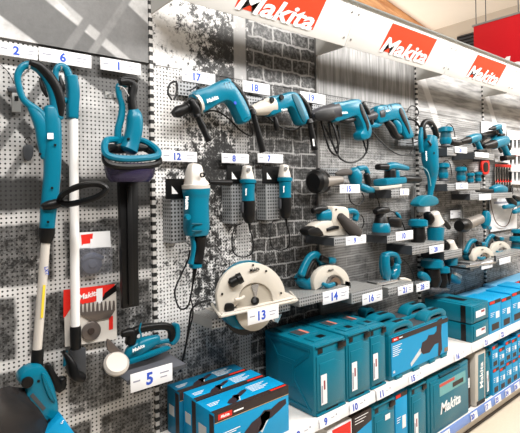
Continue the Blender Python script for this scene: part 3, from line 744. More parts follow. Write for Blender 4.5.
t.tube('cord_end', BLACK, [(358, 125, .02), (363, 140, .02), (367, 153, .02)], .006)
t = Tool('rotary_hammer', 390, 118, -.11, 'teal rotary hammer with long grey nose next to the vacuum', 'drill')
t.lathe('nose', mat('charcoal_plastic', (58, 58, 62)), (380, 114), (366, 118), [(0, 6.4), (.3, 6.2), (.34, 4.8), (.7, 4.4), (1, 3)])
t.lathe('depth_rod', DGREY, (368, 113), (381, 106), [(0, 1.1), (1, 1.1)])
t.plate('housing', TEAL, [(378, 107), (391, 104), (400, 103), (405, 109), (411, 124), (415, 136), (409, 139), (405, 133), (400, 120), (390, 121), (380, 123)], .075, rnd=.022)
t.plate('grip_panel', BLACK, [(400, 108), (403, 110), (409, 126), (410, 134), (406, 126), (400, 114)], .004, dy=-.039, rnd=.001)
for k_ in range(3): t.sweep('vent_slot', BLACK, [(384 + k_ * 3.4, 107 - k_, .5), (385.5 + k_ * 3.4, 112 - k_, .5)], .6, dy=-.036)
t.plate('rear_cap', BLACK, [(392, 104), (400, 102.5), (400.5, 105), (393, 107)], .04, rnd=.004)
t.sweep('grip_pad', BLACK, [(400, 114, 2), (404, 122, 2.4), (407, 130, 2)], 1.2, dy=-.01)
t.sweep('lower_gear', TEAL, [(393, 120, 3), (397, 126, 4.6), (398, 133, 4)], .9)
t.sweep('lever', BLACK, [(386, 121, 3), (391, 127, 4), (396, 136, 3.5), (403, 137, 2)], .9)
t.sweep('nose_foot', TEAL, [(370, 126, 2), (376, 125, 3), (381, 123, 2)], 1)
t.text('Makita', 388, 110.5, 2, -.055, 14, bold=.03)
t.tube('cord', BLACK, [(412, 136, 0), (413, 146, 0), (409, 154, 0), (399, 154.5, 0), (388, 148, .02), (378, 138, .03), (372, 131, .04)], .0048)
t.tube('cord_ring', BLACK, [(407, 112, .06), (411, 106, .06), (417, 108, .06), (418, 115, .06), (413, 119, .06), (409, 117, .06)], .005)
t.tube('cord_arc', BLACK, [(408, 119, .05), (415, 121, .04), (420, 129, .04), (420, 138, .04)], .008)

# ------------------------------------------------------------------ angle grinders
t = Tool('angle_grinder', 197, 205, -.16, 'large teal angle grinder with aluminium head hanging by its head under ticket 12', 'angle grinder')
t.sweep('gear_head', ALU, [(195, 166, 6.5), (194.5, 172, 8.2), (195, 180, 9.8), (196, 186, 12.5)], .9, sq=3.4)
t.face('spindle_lock', BLACK, 202, 175, 2.6, -.055, .012); t.face('lock_pin', ALU, 202, 175, 1.2, -.066, .004)
t.sweep('flange', ALU, [(196, 185.5, 13.4), (196, 189, 13.2)], .9, sq=3, cap=.08)
t.sweep('motor_housing', TEAL, [(196, 189, 12.8), (196.3, 194, 12.4), (196.3, 200, 11.4), (196.3, 214, 11.6), (196.3, 228, 12), (196.3, 235, 10.6)], .95, sq=3.2, cap=.12)
for v in (224, 231): t.sweep('vent_rib', TEALS, [(192, v, .8), (202, v, .8)], .6, dy=-.058)
t.face('side_knob', TEAL, 186.5, 217, 3, -.045, .02)
t.text('Makita', 187, 203, 3.6, -.052, -90, bold=.04)
t.plate('rear_tab', BLACK, [(206, 226), (211, 227), (211, 230), (206, 230)], .02, rnd=.003)
t.sweep('rear_handle', BLACK, [(199, 237, 7), (199, 244, 6), (198, 254, 5.6), (196, 262, 6)], 1, sq=3)
t.sweep('handle_strip', TEAL, [(192, 237, 1.8), (193.5, 246, 2), (192.5, 256, 1.8), (190.5, 264, 2.4)], 1.6, dy=-.01)
t.sweep('handle_end', TEAL, [(195.5, 264.5, 6.4), (195.5, 267.5, 6)], .9, cap=.1)
t.lathe('side_handle', BLACK, (208, 182, .02), (232, 183, -.04), [(0, 2), (.08, 4), (.1, 2.6), (.6, 2.8), (.95, 3.2), (1, 2.4)])
t.lathe('cord_sleeve', BLACK, (195, 268), (193, 284), [(0, 2.2), (1, 1.2)])
t.tube('cord', BLACK, [(193, 282, 0), (191.5, 292, 0), (188, 306, .04), (181, 309, .08), (176.5, 302, .10), (175, 290, .12), (181, 275, .12), (188, 260, .12), (190, 250, .13)], .0045)
t.tube('cord_drop', BLACK, [(190, 296, .08), (193, 312, .08), (188, 336, .08), (182, 362, .10)], .004)

def small_grinder(u, v, label):
    """built once at (u, v); origin at the top of the head"""
    t = Tool('angle_grinder', u, v, -.135, label, 'angle grinder', 'small angle grinders')
    t.sweep('gear_head', ALU, [(u, v, 4.2), (u, v + 4, 4.6), (u + .3, v + 9, 5.6), (u + .3, v + 12, 6)], 1, sq=3.4)
    t.face('spindle_lock', SILV, u + 1, v + 3, 2, -.026, .01)
    t.sweep('flange', TEAL, [(u + 1, v + 13, 7.6), (u + 1, v + 16, 7.4)], .95, sq=3, cap=.15)
    t.sweep('motor_housing', TEAL, [(u + 1.2, v + 17, 6.3), (u + 1.2, v + 24, 5.9), (u + 1.2, v + 34, 6)], 1, cap=0)
    t.sweep('rear_housing', BLACK, [(u + 1.2, v + 34, 6.2), (u + 1.4, v + 42, 6.2), (u + 1.8, v + 50, 5.8), (u + 2.2, v + 55, 4)], 1, cap=.3)
    t.text('Makita', u - .8, v + 25, 1.9, -.03, -90, bold=.04)
    t.plate('switch', DGREY, [(u - 4.6, v + 36), (u - 3, v + 36), (u - 3, v + 45), (u - 4.6, v + 45)], .02, rnd=.003)
    t.lathe('cord_sleeve', BLACK, (u + 2.4, v + 56), (u + 3, v + 64), [(0, 1.6), (1, .9)])
    t.tube('cord', BLACK, [(u + 3, v + 63, 0), (u + 6, v + 74, 0), (u + 5, v + 86, 0), (u - 4, v + 90, .03), (u - 13, v + 86, .05), (u - 15, v + 72, .06), (u - 12, v + 60, .07), (u - 6, v + 57, .07)], .0036)
    return t.r
g1 = small_grinder(247, 167, 'small teal and black angle grinder in the middle, under ticket 8')
g2 = copy_tree(g1); g2.location = at(284, 166, -.135); g2['label'] = 'small teal and black angle grinder on the right, under ticket 7'
d_ = g2.location - g1.location

# ------------------------------------------------------------------ circular saws
def arc(cu, cv, r, a0, a1, n=14):
    return [(cu + r * cos(radians(a0 + (a1 - a0) * i / n)), cv - r * sin(radians(a0 + (a1 - a0) * i / n))) for i in range(n + 1)]
t = Tool('circular_saw', 250, 305, -.25, 'large cream-guarded circular saw with teal motor on the tray of ticket 13', 'circular saw')
t.face('motor_cover', TEAL, 241, 293, 35, .075, .065, prof=[(0, 0), (0, 29 * t.k), (.25, 33.5 * t.k), (.8, 34.5 * t.k), (1, 34 * t.k)])
t.plate('upper_guard', CREAM, arc(251.5, 297, 34.5, 196, -12, 22) + [(277, 304)] + arc(256, 300, 17, 0, 180, 12) + [(239, 303), (226, 316), (219, 312)], .022, dy=-.012, rnd=.006, smooth=False)
t.face('blade', mat('blade_steel', (176, 168, 156), .35, .6, var=.08), 255, 302, 27, .012, .004)
t.face('blade_rim', BLACK, 247, 305, 30, .045, .012)
t.face('lower_guard', mat('guard_cream', (176, 168, 154), .4, .2), 255.5, 305, 25.5, .0, .012, prof=[(0, 25.5 * t.k), (.7, 25.5 * t.k), (.9, 24 * t.k), (1, 20 * t.k), (1.01, 19 * t.k)])
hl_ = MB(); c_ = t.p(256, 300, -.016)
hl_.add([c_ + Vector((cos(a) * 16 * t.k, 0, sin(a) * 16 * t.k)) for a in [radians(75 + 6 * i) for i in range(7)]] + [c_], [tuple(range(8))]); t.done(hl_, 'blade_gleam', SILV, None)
t.face('arbor_nut', BLACK, 254, 300.5, 4, -.012, .02); t.face('arbor_bolt', DGREY, 254, 300.5, 2, -.03, .008)
t.lathe('front_knob', BLACK, (229, 284, -.02), (242, 277, -.05), [(0, 3), (.15, 5), (.6, 4.6), (.7, 5.6), (1, 5)])
for u, v in ((253, 265), (222, 294), (281, 293), (266, 271)): t.face('screw', BLACK, u, v, 1.1, -.025, .004)
t.sweep('guard_lever', CREAM, [(235, 299.5, 1.2), (240, 299, 1.4), (244, 296.5, 1.6)], 1, dy=-.04)
t.text('Makita', 254.5, 269.5, 3.6, -.03, 4, m=BLACK, bold=.04, shear=.2)
bp = MB(); 
for a_, b_ in ((t.p(212, 304, .05), t.p(220.5, 316.5, -.04)), (t.p(220.5, 316.5, -.04), t.p(297, 300, -.04)), (t.p(297, 300, -.04), t.p(290, 292, .10))):
    bp = MB().tube([a_, (a_ + b_) / 2, b_], .0075, smooth=False); t.done(bp, 'base_rim', CREAM, None)
a_, b_ = t.p(222, 314, -.035), t.p(294, 300, -.035)
t.done(MB().box(((a_.x + b_.x) / 2, a_.y + .07, a_.z), (b_.x - a_.x, .15, .006), None, .002), 'base_plate', ALU, None)
t.plate('rear_wing', CREAM, [(283, 292), (292, 295), (299, 300), (292, 304), (283, 301)], .04, rnd=.005)
t.plate('black_block', BLACK, [(227, 304), (234, 304), (234, 311), (226, 311)], .05, dy=-.01, rnd=.005)
t.plate('splitter', SILV, [(270, 318), (282, 314), (278, 323), (273, 321)], .01, rnd=.001, smooth=False)
t.tube('cord', BLACK, [(211, 300, .1), (202, 302, .12), (192, 309, .14), (189, 325, .15), (186, 345, .16), (180, 372, .17)], .0055)
ticket(263.5, 314.5, 31, 14, '13', 'price ticket numbered 13 hanging on the large circular saw', Y=-.325, arm=.004, group='white price tickets on the wall trays')
def mid_saw(u, v, label, s_=1.0, Y=-.15):
    """(u, v): the blade's centre"""
    t = Tool('circular_saw', u, v + 12 * s_, Y, label, 'circular saw'); q = lambda *a: (u + a[0] * s_, v + a[1] * s_) + tuple(x * s_ if i == 0 else x for i, x in enumerate(a[2:]))
    r = 18 * s_
    t.plate('upper_guard', CREAM, arc(u, v, r, 205, -15, 18) + arc(u + 3 * s_, v + 1, 9 * s_, 0, 180, 8), .04, rnd=.006, smooth=False)
    t.face('blade', SILV, u + 2 * s_, v + 2, 12 * s_, .006, .003); t.face('lower_guard', mat('guard_brown', (120, 100, 84), .4, .4), u + 3 * s_, v + 3, 8.6 * s_, -.004, .006)
    t.face('arbor_nut', BLACK, u + 3 * s_, v + 1, 2.2 * s_, -.012, .012)
    t.sweep('motor_housing', TEAL, [q(-33, -6, 5), q(-26, 0, 7), q(-18, 3, 7), q(-10, 4, 5)], 1.2, dy=.06)
    t.sweep('handle', TEAL, [q(-31, -8, 4), q(-27, -18, 3.6), q(-22, -26, 3.6), q(-16, -28, 3.8), q(-11, -22, 3.6), q(-7, -14, 4)], .9, dy=.03)
    t.sweep('grip_pad', BLACK, [q(-26, -6, 3), q(-23, -14, 3), q(-19, -21, 2.6), q(-17, -15, 2)], 1, dy=.02)
    t.sweep('front_knob', TEAL, [q(-3, -23, 3), q(-1, -22.5, 3.6), q(2, -22.5, 3)], 1, dy=-.01); t.sweep('knob_root', BLACK, [q(-11, -25, 3), q(-4, -22, 3)], 1)
    t.sweep('depth_lever', TEAL, [q(-9, 1, 1.8), q(-4, 3, 2.4), q(2, 1, 2)], 1, dy=-.035)
    t.plate('base_plate', SILV, [q(-30, 15), q(22, 8), q(22, 11), q(-30, 18.5)], .10, rnd=.002, smooth=False)
    t.plate('rear_block', BLACK, [q(13, -2), q(18, -1), q(19, 5), q(14, 5)], .04, rnd=.004)
    t.text('Makita', u - 1, v - 13 * s_, 2.2 * s_, -.025, 4, m=BLACK, bold=.03)
    t.tube('cord', BLACK, [q(-33, -4, 0)[:2] + (.06,), q(-40, -4)[:2] + (.06,), q(-52, -3)[:2] + (.05,)], .0055)
    return t
mid_saw(332, 283, 'smaller circular saw with teal loop handle on the tray of ticket 14')

# ------------------------------------------------------------------ tools further along
t = Tool('reciprocating_tool', 345, 182, -.12, 'teal tool with a big black round face above the belt sander', 'power tool')
t.lathe('round_face', BLACK, (322, 181, -.02), (313, 182, -.03), [(0, 8), (.3, 11), (.8, 11), (1, 8)])
t.sweep('ring_grip', BLACK, [(318, 170, 2), (325, 175, 3), (326, 188, 3), (318, 192, 2)], 1.5)
t.lathe('grey_cone', mat('cone_grey', (128, 122, 116), .45, .2), (341, 180), (324, 182), [(0, 4), (.5, 5), (1, 6.5)])
t.sweep('upper_bag', mat('bag_grey', (78, 74, 72), .7), [(336, 174, 1.5), (343, 172.5, 3.4), (350, 172, 3)], 1)
t.sweep('housing', TEAL, [(353, 170, 5), (355, 176, 7), (356, 184, 5.5)], .9, sq=3)
t.sweep('handle', TEAL, [(358, 169, 3), (365, 168, 2.6), (368, 174, 2.6)], .9)
t.sweep('grip', BLACK, [(366, 174, 3), (368, 181, 3.2), (368, 187, 2.8)], 1)
t.sweep('base', TEAL, [(360, 186, 3.4), (366, 189, 4), (373, 190.5, 2.6)], 1)
t.tube('cord', BLACK, [(349, 194, 0), (351, 202, 0), (358, 205, 0), (364, 199, 0), (362, 193, 0)], .0045); t.tube('cord_tail', BLACK, [(374, 191, 0), (378, 200, 0), (380, 208, .02)], .004)
t = Tool('belt_sander', 335, 232, -.16, 'cream and teal belt sander with dark dust bag on the tray of ticket 9', 'sander')
t.sweep('front_grip', BLACK, [(313, 211, 3), (319, 209.5, 4), (326, 209, 3)], 1); t.sweep('motor_housing', TEAL, [(320, 216, 5), (327, 215.5, 6.4), (334, 215, 6.4)], 1, sq=3)
t.plate('centre_frame', CREAM, [(333, 208), (340, 206.5), (348, 208), (350, 218), (346, 228), (334, 226)], .09, rnd=.012)
t.plate('belt_frame', CREAM, [(315, 226), (325, 221), (340, 222), (347, 229), (347, 235), (326, 236), (316, 233)], .08, rnd=.01)
t.plate('belt', BLACK, [(309, 229), (318, 226), (324, 232), (323, 236.5), (312, 236.5), (308, 233)], .075, dy=-.004, rnd=.012)
t.sweep('belt_window', BLACK, [(327, 230, 1.6), (333, 228, 2), (338, 227.5, 1.6)], .8, dy=-.042)
t.sweep('dust_bag', mat('bag_dark', (62, 58, 56), .8, var=.1), [(340, 216, 3.6), (346, 223, 5.2), (353, 230, 6.4), (358, 234, 5)], .9, dy=-.06)
t.sweep('rear_handle', TEAL, [(346, 212, 3), (352, 211, 3), (356, 214, 3.2), (355, 220, 3)], 1); t.face('screw', BLACK, 336, 209.5, 1, -.046); 
t.tube('cord', BLACK, [(357, 214, .02), (362, 216, .02), (364, 223, .04), (362, 228, .05)], .0035)
t = Tool('round_sander', 381, 228, -.12, 'round teal palm sander with black cap and dust box on the tray of ticket 10', 'sander')
c0, c1 = (381, 233.5), (381, 206)
t.lathe('teal_base', TEAL, (381, 232), (381, 222.5), [(0, 9.2), (.3, 9.4), (.8, 8.4), (1, 7)]); t.lathe('pad', DGREY, (381, 235), (381, 232), [(0, 9), (1, 9)])
t.lathe('black_skirt', BLACK, (381, 224), (381, 215), [(0, 7.6), (.6, 6.4), (1, 4.4)])
t.sweep('top_grip', BLACK, [(375.5, 212, 2.6), (380, 210.5, 4), (387, 210, 3)], 1.3); t.sweep('neck', BLACK, [(380, 210, 4), (380, 217, 4.4)], 1)
t.sweep('dust_box', BLACK, [(388, 220, 3), (394, 222, 5.5), (398, 223, 5)], 1, sq=4); t.sweep('teal_tab', TEAL, [(396, 213, 1.6), (399, 217, 2), (400, 226, 1.6)], 1)
t.tube('cord', BLACK, [(388, 210, 0), (395, 213, 0), (401, 220, 0), (405, 230, .0)], .0045)
t = Tool('finishing_sander', 390, 180, -.12, 'flat teal finishing sander with white pad on the tray of ticket 11', 'sander')
t.sweep('top_grip', TEAL, [(386, 168, 3), (392, 166, 4), (400, 167, 3.2), (407, 168.5, 2.4)], 1.2); t.sweep('front_grip', BLACK, [(378, 167, 3), (386, 167, 3.4)], 1.3)
t.sweep('neck', BLACK, [(390, 170, 4.6), (390, 178, 5)], 1.2); t.sweep('neck_band', TEAL, [(396, 171, 3), (396, 177, 3.4)], 1.1)
t.sweep('teal_base', TEAL, [(380, 182.5, 3.6), (390, 181.5, 4), (400, 180.5, 3.6)], 2.2, sq=4); t.plate('white_pad', CREAM, [(379, 187), (402, 184), (402, 187), (380, 190)], .11, rnd=.003, smooth=False)
t.lathe('dust_tube', BLACK, (401, 179), (420, 179.5), [(0, 3), (.2, 4.2), (.9, 4), (1, 3)]); t.tube('cord', BLACK, [(408, 168.5, 0), (416, 167, .04), (424, 170, .06)], .0028)
t = Tool('jigsaw', 390, 275, -.14, 'teal jigsaw standing on the tray of ticket 21', 'jigsaw')
t.sweep('front_column', TEAL, [(385, 256, 4.4), (384.5, 265, 4.8), (386, 274, 4.6), (387, 279, 3)], 1, sq=3); t.sweep('top_handle', TEAL, [(384, 256, 3.6), (390, 254, 2.8), (396, 256, 3), (398, 263, 3.4)], 1)
t.sweep('motor_housing', TEAL, [(396, 265, 4.4), (395, 272, 5), (392, 277, 4.4)], 1); t.sweep('grip_opening', BLACK, [(391, 259, 2), (392, 265, 2.6)], .7, dy=-.01)
t.plate('shoe', SILV, [(377, 283), (398, 279.5), (399, 282), (378, 286)], .09, rnd=.002, smooth=False); t.lathe('blade_holder', BLACK, (386, 278), (386, 284), [(0, 2.4), (1, 1.6)])
t.sweep('side_seam', TEALS, [(381.5, 255, .7), (381, 266, .7), (383, 276, .7)], .6, dy=-.02)
t.text('Makita', 395.5, 270, 1.5, -.03, 10, bold=.03); t.tube('cord', BLACK, [(399, 257, 0), (406, 262, .0), (412, 272, .02), (415, 284, .03)], .004)
t.sweep('side_nozzle', CREAM, [(400, 279, 1.6), (405, 279.5, 2), (410, 281, 1.6)], 1)
t = Tool('stick_vacuum', 430, 160, -.13, 'long teal stick vacuum hanging nozzle down beyond the drills', 'vacuum cleaner')
t.sweep('handle_loop', BLACK, [(424, 138, 3), (422.5, 128, 2.6), (425, 122, 2.6), (430, 122.5, 2.8), (435, 130, 2.8), (436.5, 138, 3)], 1)
t.sweep('body', TEAL, [(430, 137, 7), (429.5, 146, 8.4), (430, 158, 8.4), (431.5, 170, 7.2), (432, 178, 5), (431, 188, 3.2), (430, 197, 2.8)], .9, cap=.2)
t.face('screw_recess', BLACK, 434, 153, 1, -.058); t.sweep('switch', BLACK, [(428, 141, 1), (431, 145, 1.4)], .6, dy=-.05)
t.sweep('side_spine', TEAL, [(421.5, 128, 1.6), (420.5, 140, 2.4), (421.5, 152, 2)], 1)
t.plate('nozzle', TEALD, [(419, 203), (424, 197), (431, 195), (438, 198), (438.5, 204), (430, 206.5), (421, 206.5)], .08, rnd=.01)
t.text('Makita', 426.5, 156, 2.6, -.056, -84, bold=.04); t.tube('hose', mat('pale_cord', (150, 190, 195), .5), [(421, 166, 0), (428, 172, -.06), (431, 186, -.06)], .0025)
t.plate('white_backing', WHITE, [(418, 206), (430, 206), (430, 212), (418, 212)], .01, dy=.08, rnd=.001, smooth=False)
# ------------------------------------------------------------------ cartons and cases on the shelves
def Yof(u, v, X):
    r = ray(u, v); return X * r.y / r.x - D
def rect(mb, x0, x1, z0, z1, y): return mb.add([(x0, y, z0), (x1, y, z0), (x1, y, z1), (x0, y, z1)], [(0, 1, 2, 3)])
def slab(r, name, m, x0, x1, z0, z1, y, th=.0012, bev=0):
    return MB().box(((x0 + x1) / 2, y - th / 2, (z0 + z1) / 2), (x1 - x0, th, z1 - z0), None, bev).obj(name, m, r)
def picture(r, kind, cx, cz, s, y=-.002, top=False, rot=0.0):
    """small printed picture of a tool: flat shapes; s = width in metres; on the front (y) or, top=True, on top (z = y)"""
    G_ = {'grinder': ([(-.50, -.16), (-.34, -.02), (-.16, .06), (-.06, .15), (.12, .14), (.32, .24), (.5, .27), (.52, .17), (.36, .08), (.16, -.02), (.02, -.06), (-.06, -.2), (-.3, -.30), (-.46, -.26)], [(-.14, .05), (-.02, .13), (.10, .10), (.10, -.02), (.02, -.12), (-.06, -.26), (-.16, -.2), (-.10, -.08)]),
          'saw': ([(-.22, -.08), (-.16, .06), (-.02, .08), (.04, .14), (.22, .12), (.30, .16), (.34, .34), (.50, .36), (.46, .1), (.48, -.2), (.40, -.30), (.34, -.28), (.36, -.06), (.24, -.06), (.06, -.16), (-.14, -.14)], [(-.52, -.20), (-.22, -.02), (-.18, -.10), (-.50, -.26)])}[kind]
    cols = {'grinder': (mat('picture_dark', (52, 40, 46), .5), mat('picture_pale', (206, 212, 214), .5)), 'saw': (mat('picture_dark', (52, 40, 46)), mat('picture_pale', (206, 212, 214)))}[kind]
    mb = MB(); c_, s_ = cos(rot), sin(rot)
    for P, m in zip(G_, cols):
        mb.use(m); vs = []
        for x, z in P:
            x, z = (x * c_ - z * s_) * s + cx, (x * s_ + z * c_) * s + cz
            vs.append((x, z, y) if top else (x, y, z))
        mb.add(vs, [tuple(range(len(vs)))])
    return mb.obj('printed_picture', None, r, smooth=False)
def lines(r, x0, z, w_, n, y=-.0015, name='printed_lines', m=WINK, dz=.009, top=False):
    mb = MB()
    for i in range(n):
        ww = w_ * (1 - .18 * ((i * 7) % 3)); zz = z - i * dz
        if top: mb.add([(x0, zz - .002, y), (x0 + ww, zz - .002, y), (x0 + ww, zz + .002, y), (x0, zz + .002, y)], [(0, 1, 2, 3)])
        else: rect(mb, x0, x0 + ww, zz - .002, zz + .002, y)
    return mb.obj(name, m, r, smooth=False)

def cutter_carton(x0, x1, yf, yb, z0, z1, label, front=True, dark=False):
    W, Dp, Hh = x1 - x0, yb - yf, z1 - z0
    r = empty('tool_carton', (x0, yf, z0), label, 'box', 'cyan angle grinder cartons')
    body = MB(); body.box((W / 2, Dp / 2, Hh / 2), (W, Dp, Hh), None, .0025); body.obj('carton_body', CYAN if not dark else CYAND, r)
    slab(r, 'front_band', BAND, .001, W - .001, Hh - .042, Hh - .001, -.0002)
    slab(r, 'gold_line', mat('gold_line', (190, 168, 130), .5), .002, W - .002, Hh - .044, Hh - .0415, -.0006)
    MB().box((W / 2, .012, Hh + .0006), (W - .002, .026, .0012)).obj('top_edge_band', BAND, r)
    MB().box((W - .06, .010, Hh + .0014), (.10, .012, .0008)).obj('red_top_mark', RED, r)
    MB().box((-.0006, .02, Hh * .5), (.0012, .035, Hh * .9)).obj('side_band', BAND, r)
    MB().box((-.0012, Dp * .62, Hh * .52), (.001, Dp * .42, .05)).obj('side_sticker', mat('sticker_grey', (200, 204, 206), .5), r)
    slab(r, 'red_mark', RED, .02, .095, Hh - .034, Hh - .010, -.0014, .0008)
    text(r, 'Makita', (.057, -.0026, Hh - .022), .013, m=WINK, bold=.03, shear=.2)
    slab(r, 'white_word', WINK, .105, .16, Hh - .026, Hh - .019, -.0014, .0006)
    picture(r, 'grinder', W * .40, Dp * .45, W * .34, Hh + .0008, top=True); lines(r, W * .60, Dp * .78, W * .26, 6, Hh + .0008, top=True, dz=.011, name='top_lines')
    lines(r, W * .05, Dp * .6, W * .16, 3, Hh + .0008, top=True, dz=.011, name='top_lines')
    if front: picture(r, 'grinder', W * .66, Hh * .50, W * .56, -.001, rot=-.12); lines(r, .02, Hh * .55, .12, 5, -.001)
    return r
Z3 = at(210.5, 415.5, YF + .0).z; X3a = at(214, 414, YF).x; X3b = at(288.5, 392, YF + .0).x
yb3 = YF + .153
cutter_carton(X3a, X3b, YF + .0, yb3, ZS, Z3, 'cyan angle grinder carton at the front of the three, tool picture on its face')
y2 = yb3 + .004; x2a = at(196, 400, y2).x; p2b = at(265, 376, y2)
cutter_carton(x2a, p2b.x, y2, y2 + .118, ZS, Z3 + .004, 'cyan angle grinder carton in the middle of the three', False)
y1 = y2 + .122; X1a = at(179, 389, y1).x; X1b = at(247, 367, y1).x
cutter_carton(X1a, X1b, y1, min(y1 + .12, -.015), ZS, Z3 + .006, 'cyan angle grinder carton at the back of the three, against the wall', False, True)


def stack_case(x0, x1, yf, z0, z1, Dp, label, group='interlocking teal cases', slim=False):
    """interlocking tool case standing on its end"""
    W, Hh = x1 - x0, z1 - z0
    r = empty('tool_case', (x0, yf, z0), label, 'tool case', group)
    MB().box((W / 2, Dp / 2, Hh / 2), (W, Dp, Hh), None, .010).obj('case_shell', TEALD, r)
    lf = .060 if not slim else .030
    # raised frames on the front
    MB().plate([(W * .07, .025), (W * .93, .025), (W * .93, Hh - .085), (W * .72, Hh - .07), (W * .68, Hh - .06), (W * .07, Hh - .06)], -.006, .004, .003, False).obj('front_panel', TEALD, r)
    MB().plate([(W * .14, .045), (W * .86, .045), (W * .86, Hh - .13), (W * .60, Hh - .10), (W * .14, Hh - .10)], -.009, .0, .002, False).obj('front_panel_inset', TEALD, r)
    slab(r, 'upper_latch', BLACK, W * .72, W * .98, Hh - .052, Hh - .02, -.0055, .006, .002)
    slab(r, 'handle_recess', BLACK, W * .12, W * .27, Hh - .05, Hh - .025, -.0005, .0015)
    slab(r, 'lower_latch', BLACK, W * .35, W * .72, .006, .018, -.0005, .0015)
    MB().box((W / 2, -.003, Hh - .009), (W * .9, .012, .010), None, .003).obj('top_lip', TEALD, r)
    MB().box((W / 2, -.003, .006), (W * .9, .012, .010), None, .003).obj('bottom_lip', TEALD, r)
    slab(r, 'paper_label', WHITE, W * .17, W * .17 + min(.045, W * .34), .055, .055 + Hh * .42, -.0092, .001)
    slab(r, 'label_print', mat('label_maroon', (150, 70, 80), .5), W * .17 + .02, W * .17 + min(.032, W * .28), .065 + Hh * .18, .045 + Hh * .36, -.0104, .0006)
    slab(r, 'label_lines', GINK, W * .17 + .004, W * .17 + .012, .065, .045 + Hh * .3, -.0104, .0006)
    # left side: the case's underside with its embossed frame
    def emboss(P, th):
        mb = MB(); n = len(P)
        mb.add([(-th, y, z) for y, z in P] + [(.001, y, z) for y, z in P], [tuple(range(n))[::-1]] + [(i, (i + 1) % n, n + (i + 1) % n, n + i) for i in range(n)])
        return mb
    d, h = Dp, Hh
    for P in ([(.02, .02), (d - .02, .02), (d - .02, .035), (.02, .035)], [(.02, h - .035), (d - .02, h - .035), (d - .02, h - .02), (.02, h - .02)],
              [(d * .36, h * .3), (d * .70, h * .3), (d * .70, h * .70), (d * .36, h * .70)],
              [(.03, .035), (.045, .035), (d * .36, h * .34), (d * .36, h * .42)], [(.03, h - .035), (.03, h - .06), (d * .36, h * .60), (d * .36, h * .68)],
              [(d - .03, .035), (d * .70, h * .36), (d * .70, h * .30), (d - .06, .035)], [(d - .03, h - .035), (d - .06, h - .035), (d * .70, h * .7), (d * .70, h * .63)]):
        emboss(P, .004).obj('underside_rib', TEALD, r)
    emboss([(d * .40, h * .36), (d * .66, h * .36), (d * .66, h * .64), (d * .40, h * .64)], .0055).obj('underside_boss', TEALD, r)
    # top side: hinge bars and dark slots
    for k, (a, b) in enumerate(((.10, .30), (.40, .62), (.72, .94))):
        MB().box((W * .5, d * (a + b) / 2, h + .002), (W * .62, d * (b - a), .006), None, .002).obj('top_rib', TEALD, r)
    MB().box((W * .55, d * .20, h + .0055), (W * .20, d * .10, .002)).obj('top_slot', BLACK, r)
    MB().box((W * .35, d * .52, h + .0055), (W * .22, d * .22, .002)).obj('top_handle', DGREY, r)
    MB().box((W * .52, d * .52, h + .0055), (W * .08, d * .20, .002)).obj('top_red_sticker', mat('sticker_rose', (205, 120, 104), .5), r)
    return r
def box_at(u0, v0, u1, vtop, z0, yf=YF): 
    a = at(u0, v0, yf); b = at(u1, v0, yf); c = at(u0, vtop, yf); return a.x, b.x, c.z
xa, xb, zt_ = box_at(314.5, 412, 346.5, 346, ZS)
stack_case(xa, xb, YF, ZS, zt_, .395, 'largest teal interlocking case at the left of the row, underside facing the cutter cartons')
xa2, xb2, zt2 = box_at(348.5, 398, 370.5, 336.5, ZS)
stack_case(xb + .006, xb2, YF + .0, ZS, zt_ + .004, .39, 'teal interlocking case in the middle of the row with two paper labels', slim=True)
xa3, xb3, zt3 = box_at(371.8, 384, 387.5, 328, ZS)
stack_case(xb2 + .006, xb3, YF + .01, ZS, zt_ - .006, .38, 'narrow teal interlocking case at the right of the row', slim=True)
XC = xb3

def handle_case(x0, x1, yf, yb, z0, z1, label, sleeve=None):
    W, Dp, Hh = x1 - x0, yb - yf, z1 - z0
    r = empty('tool_case', (x0, yf, z0), label, 'tool case', 'teal carrying cases with bow handles')
    MB().box((W / 2, Dp / 2, Hh / 2), (W, Dp, Hh), None, .012).obj('case_shell', TEALD, r)
    MB().box((W / 2, Dp / 2, Hh + .002), (W * .9, Dp * .8, .006), None, .002).obj('top_tray', DGREY, r)
    for k, cx in enumerate((W * .2, W * .80)):
        P = []
        w2 = W * .19
        mb = MB().plate([(cx - w2, Hh - .01), (cx - w2, Hh + .02), (cx - w2 * .6, Hh + .055), (cx + w2 * .5, Hh + .058), (cx + w2, Hh + .03), (cx + w2, Hh - .01), (cx + w2 * .62, Hh), (cx + w2 * .45, Hh + .02), (cx - w2 * .4, Hh + .02), (cx - w2 * .6, Hh)], .006, Dp * .72, .012, True)
        mb.obj('bow', TEALD, r)
        MB().box((cx + w2 * .1, Dp * .3, Hh + .058), (w2 * .7, Dp * .26, .008), None, .003).obj('latch', BLACK, r)
    for fx in (.12, .4, .68, .9): MB().box((W * fx, -.004, .012), (W * .10, .014, .022), None, .003).obj('foot_rib', TEALD, r)
    if sleeve:
        slab(r, 'sleeve', CYAN, .012, W - .008, .028, Hh - .012, -.001, .004); slab(r, 'sleeve_band', BAND, .012, W - .008, Hh - .044, Hh - .012, -.0055, .001)
        slab(r, 'red_mark', RED, .022, .085, Hh - .038, Hh - .018, -.0068, .0008); text(r, 'Makita', (.053, -.008, Hh - .028), .010, m=WINK, bold=.03, shear=.2)
        slab(r, 'white_word', WINK, .092, .13, Hh - .031, Hh - .025, -.0068, .0006)
        lines(r, .025, Hh - .07, .10, 6, -.0056, dz=.012); picture(r, 'saw', W * .60, Hh * .5, W * .56, -.006)
        slab(r, 'picture_corner', mat('corner_brown', (140, 120, 100), .5), W - .06, W - .012, .034, .062, -.0055, .001)
        text(r, '66', (.035, -.0065, .055), .016, 'mark', WINK)
    return r
hx0 = at(390, 374.6, YF).x; hx1 = at(448, 345, YF).x; hz = at(390.5, 336, YF).z
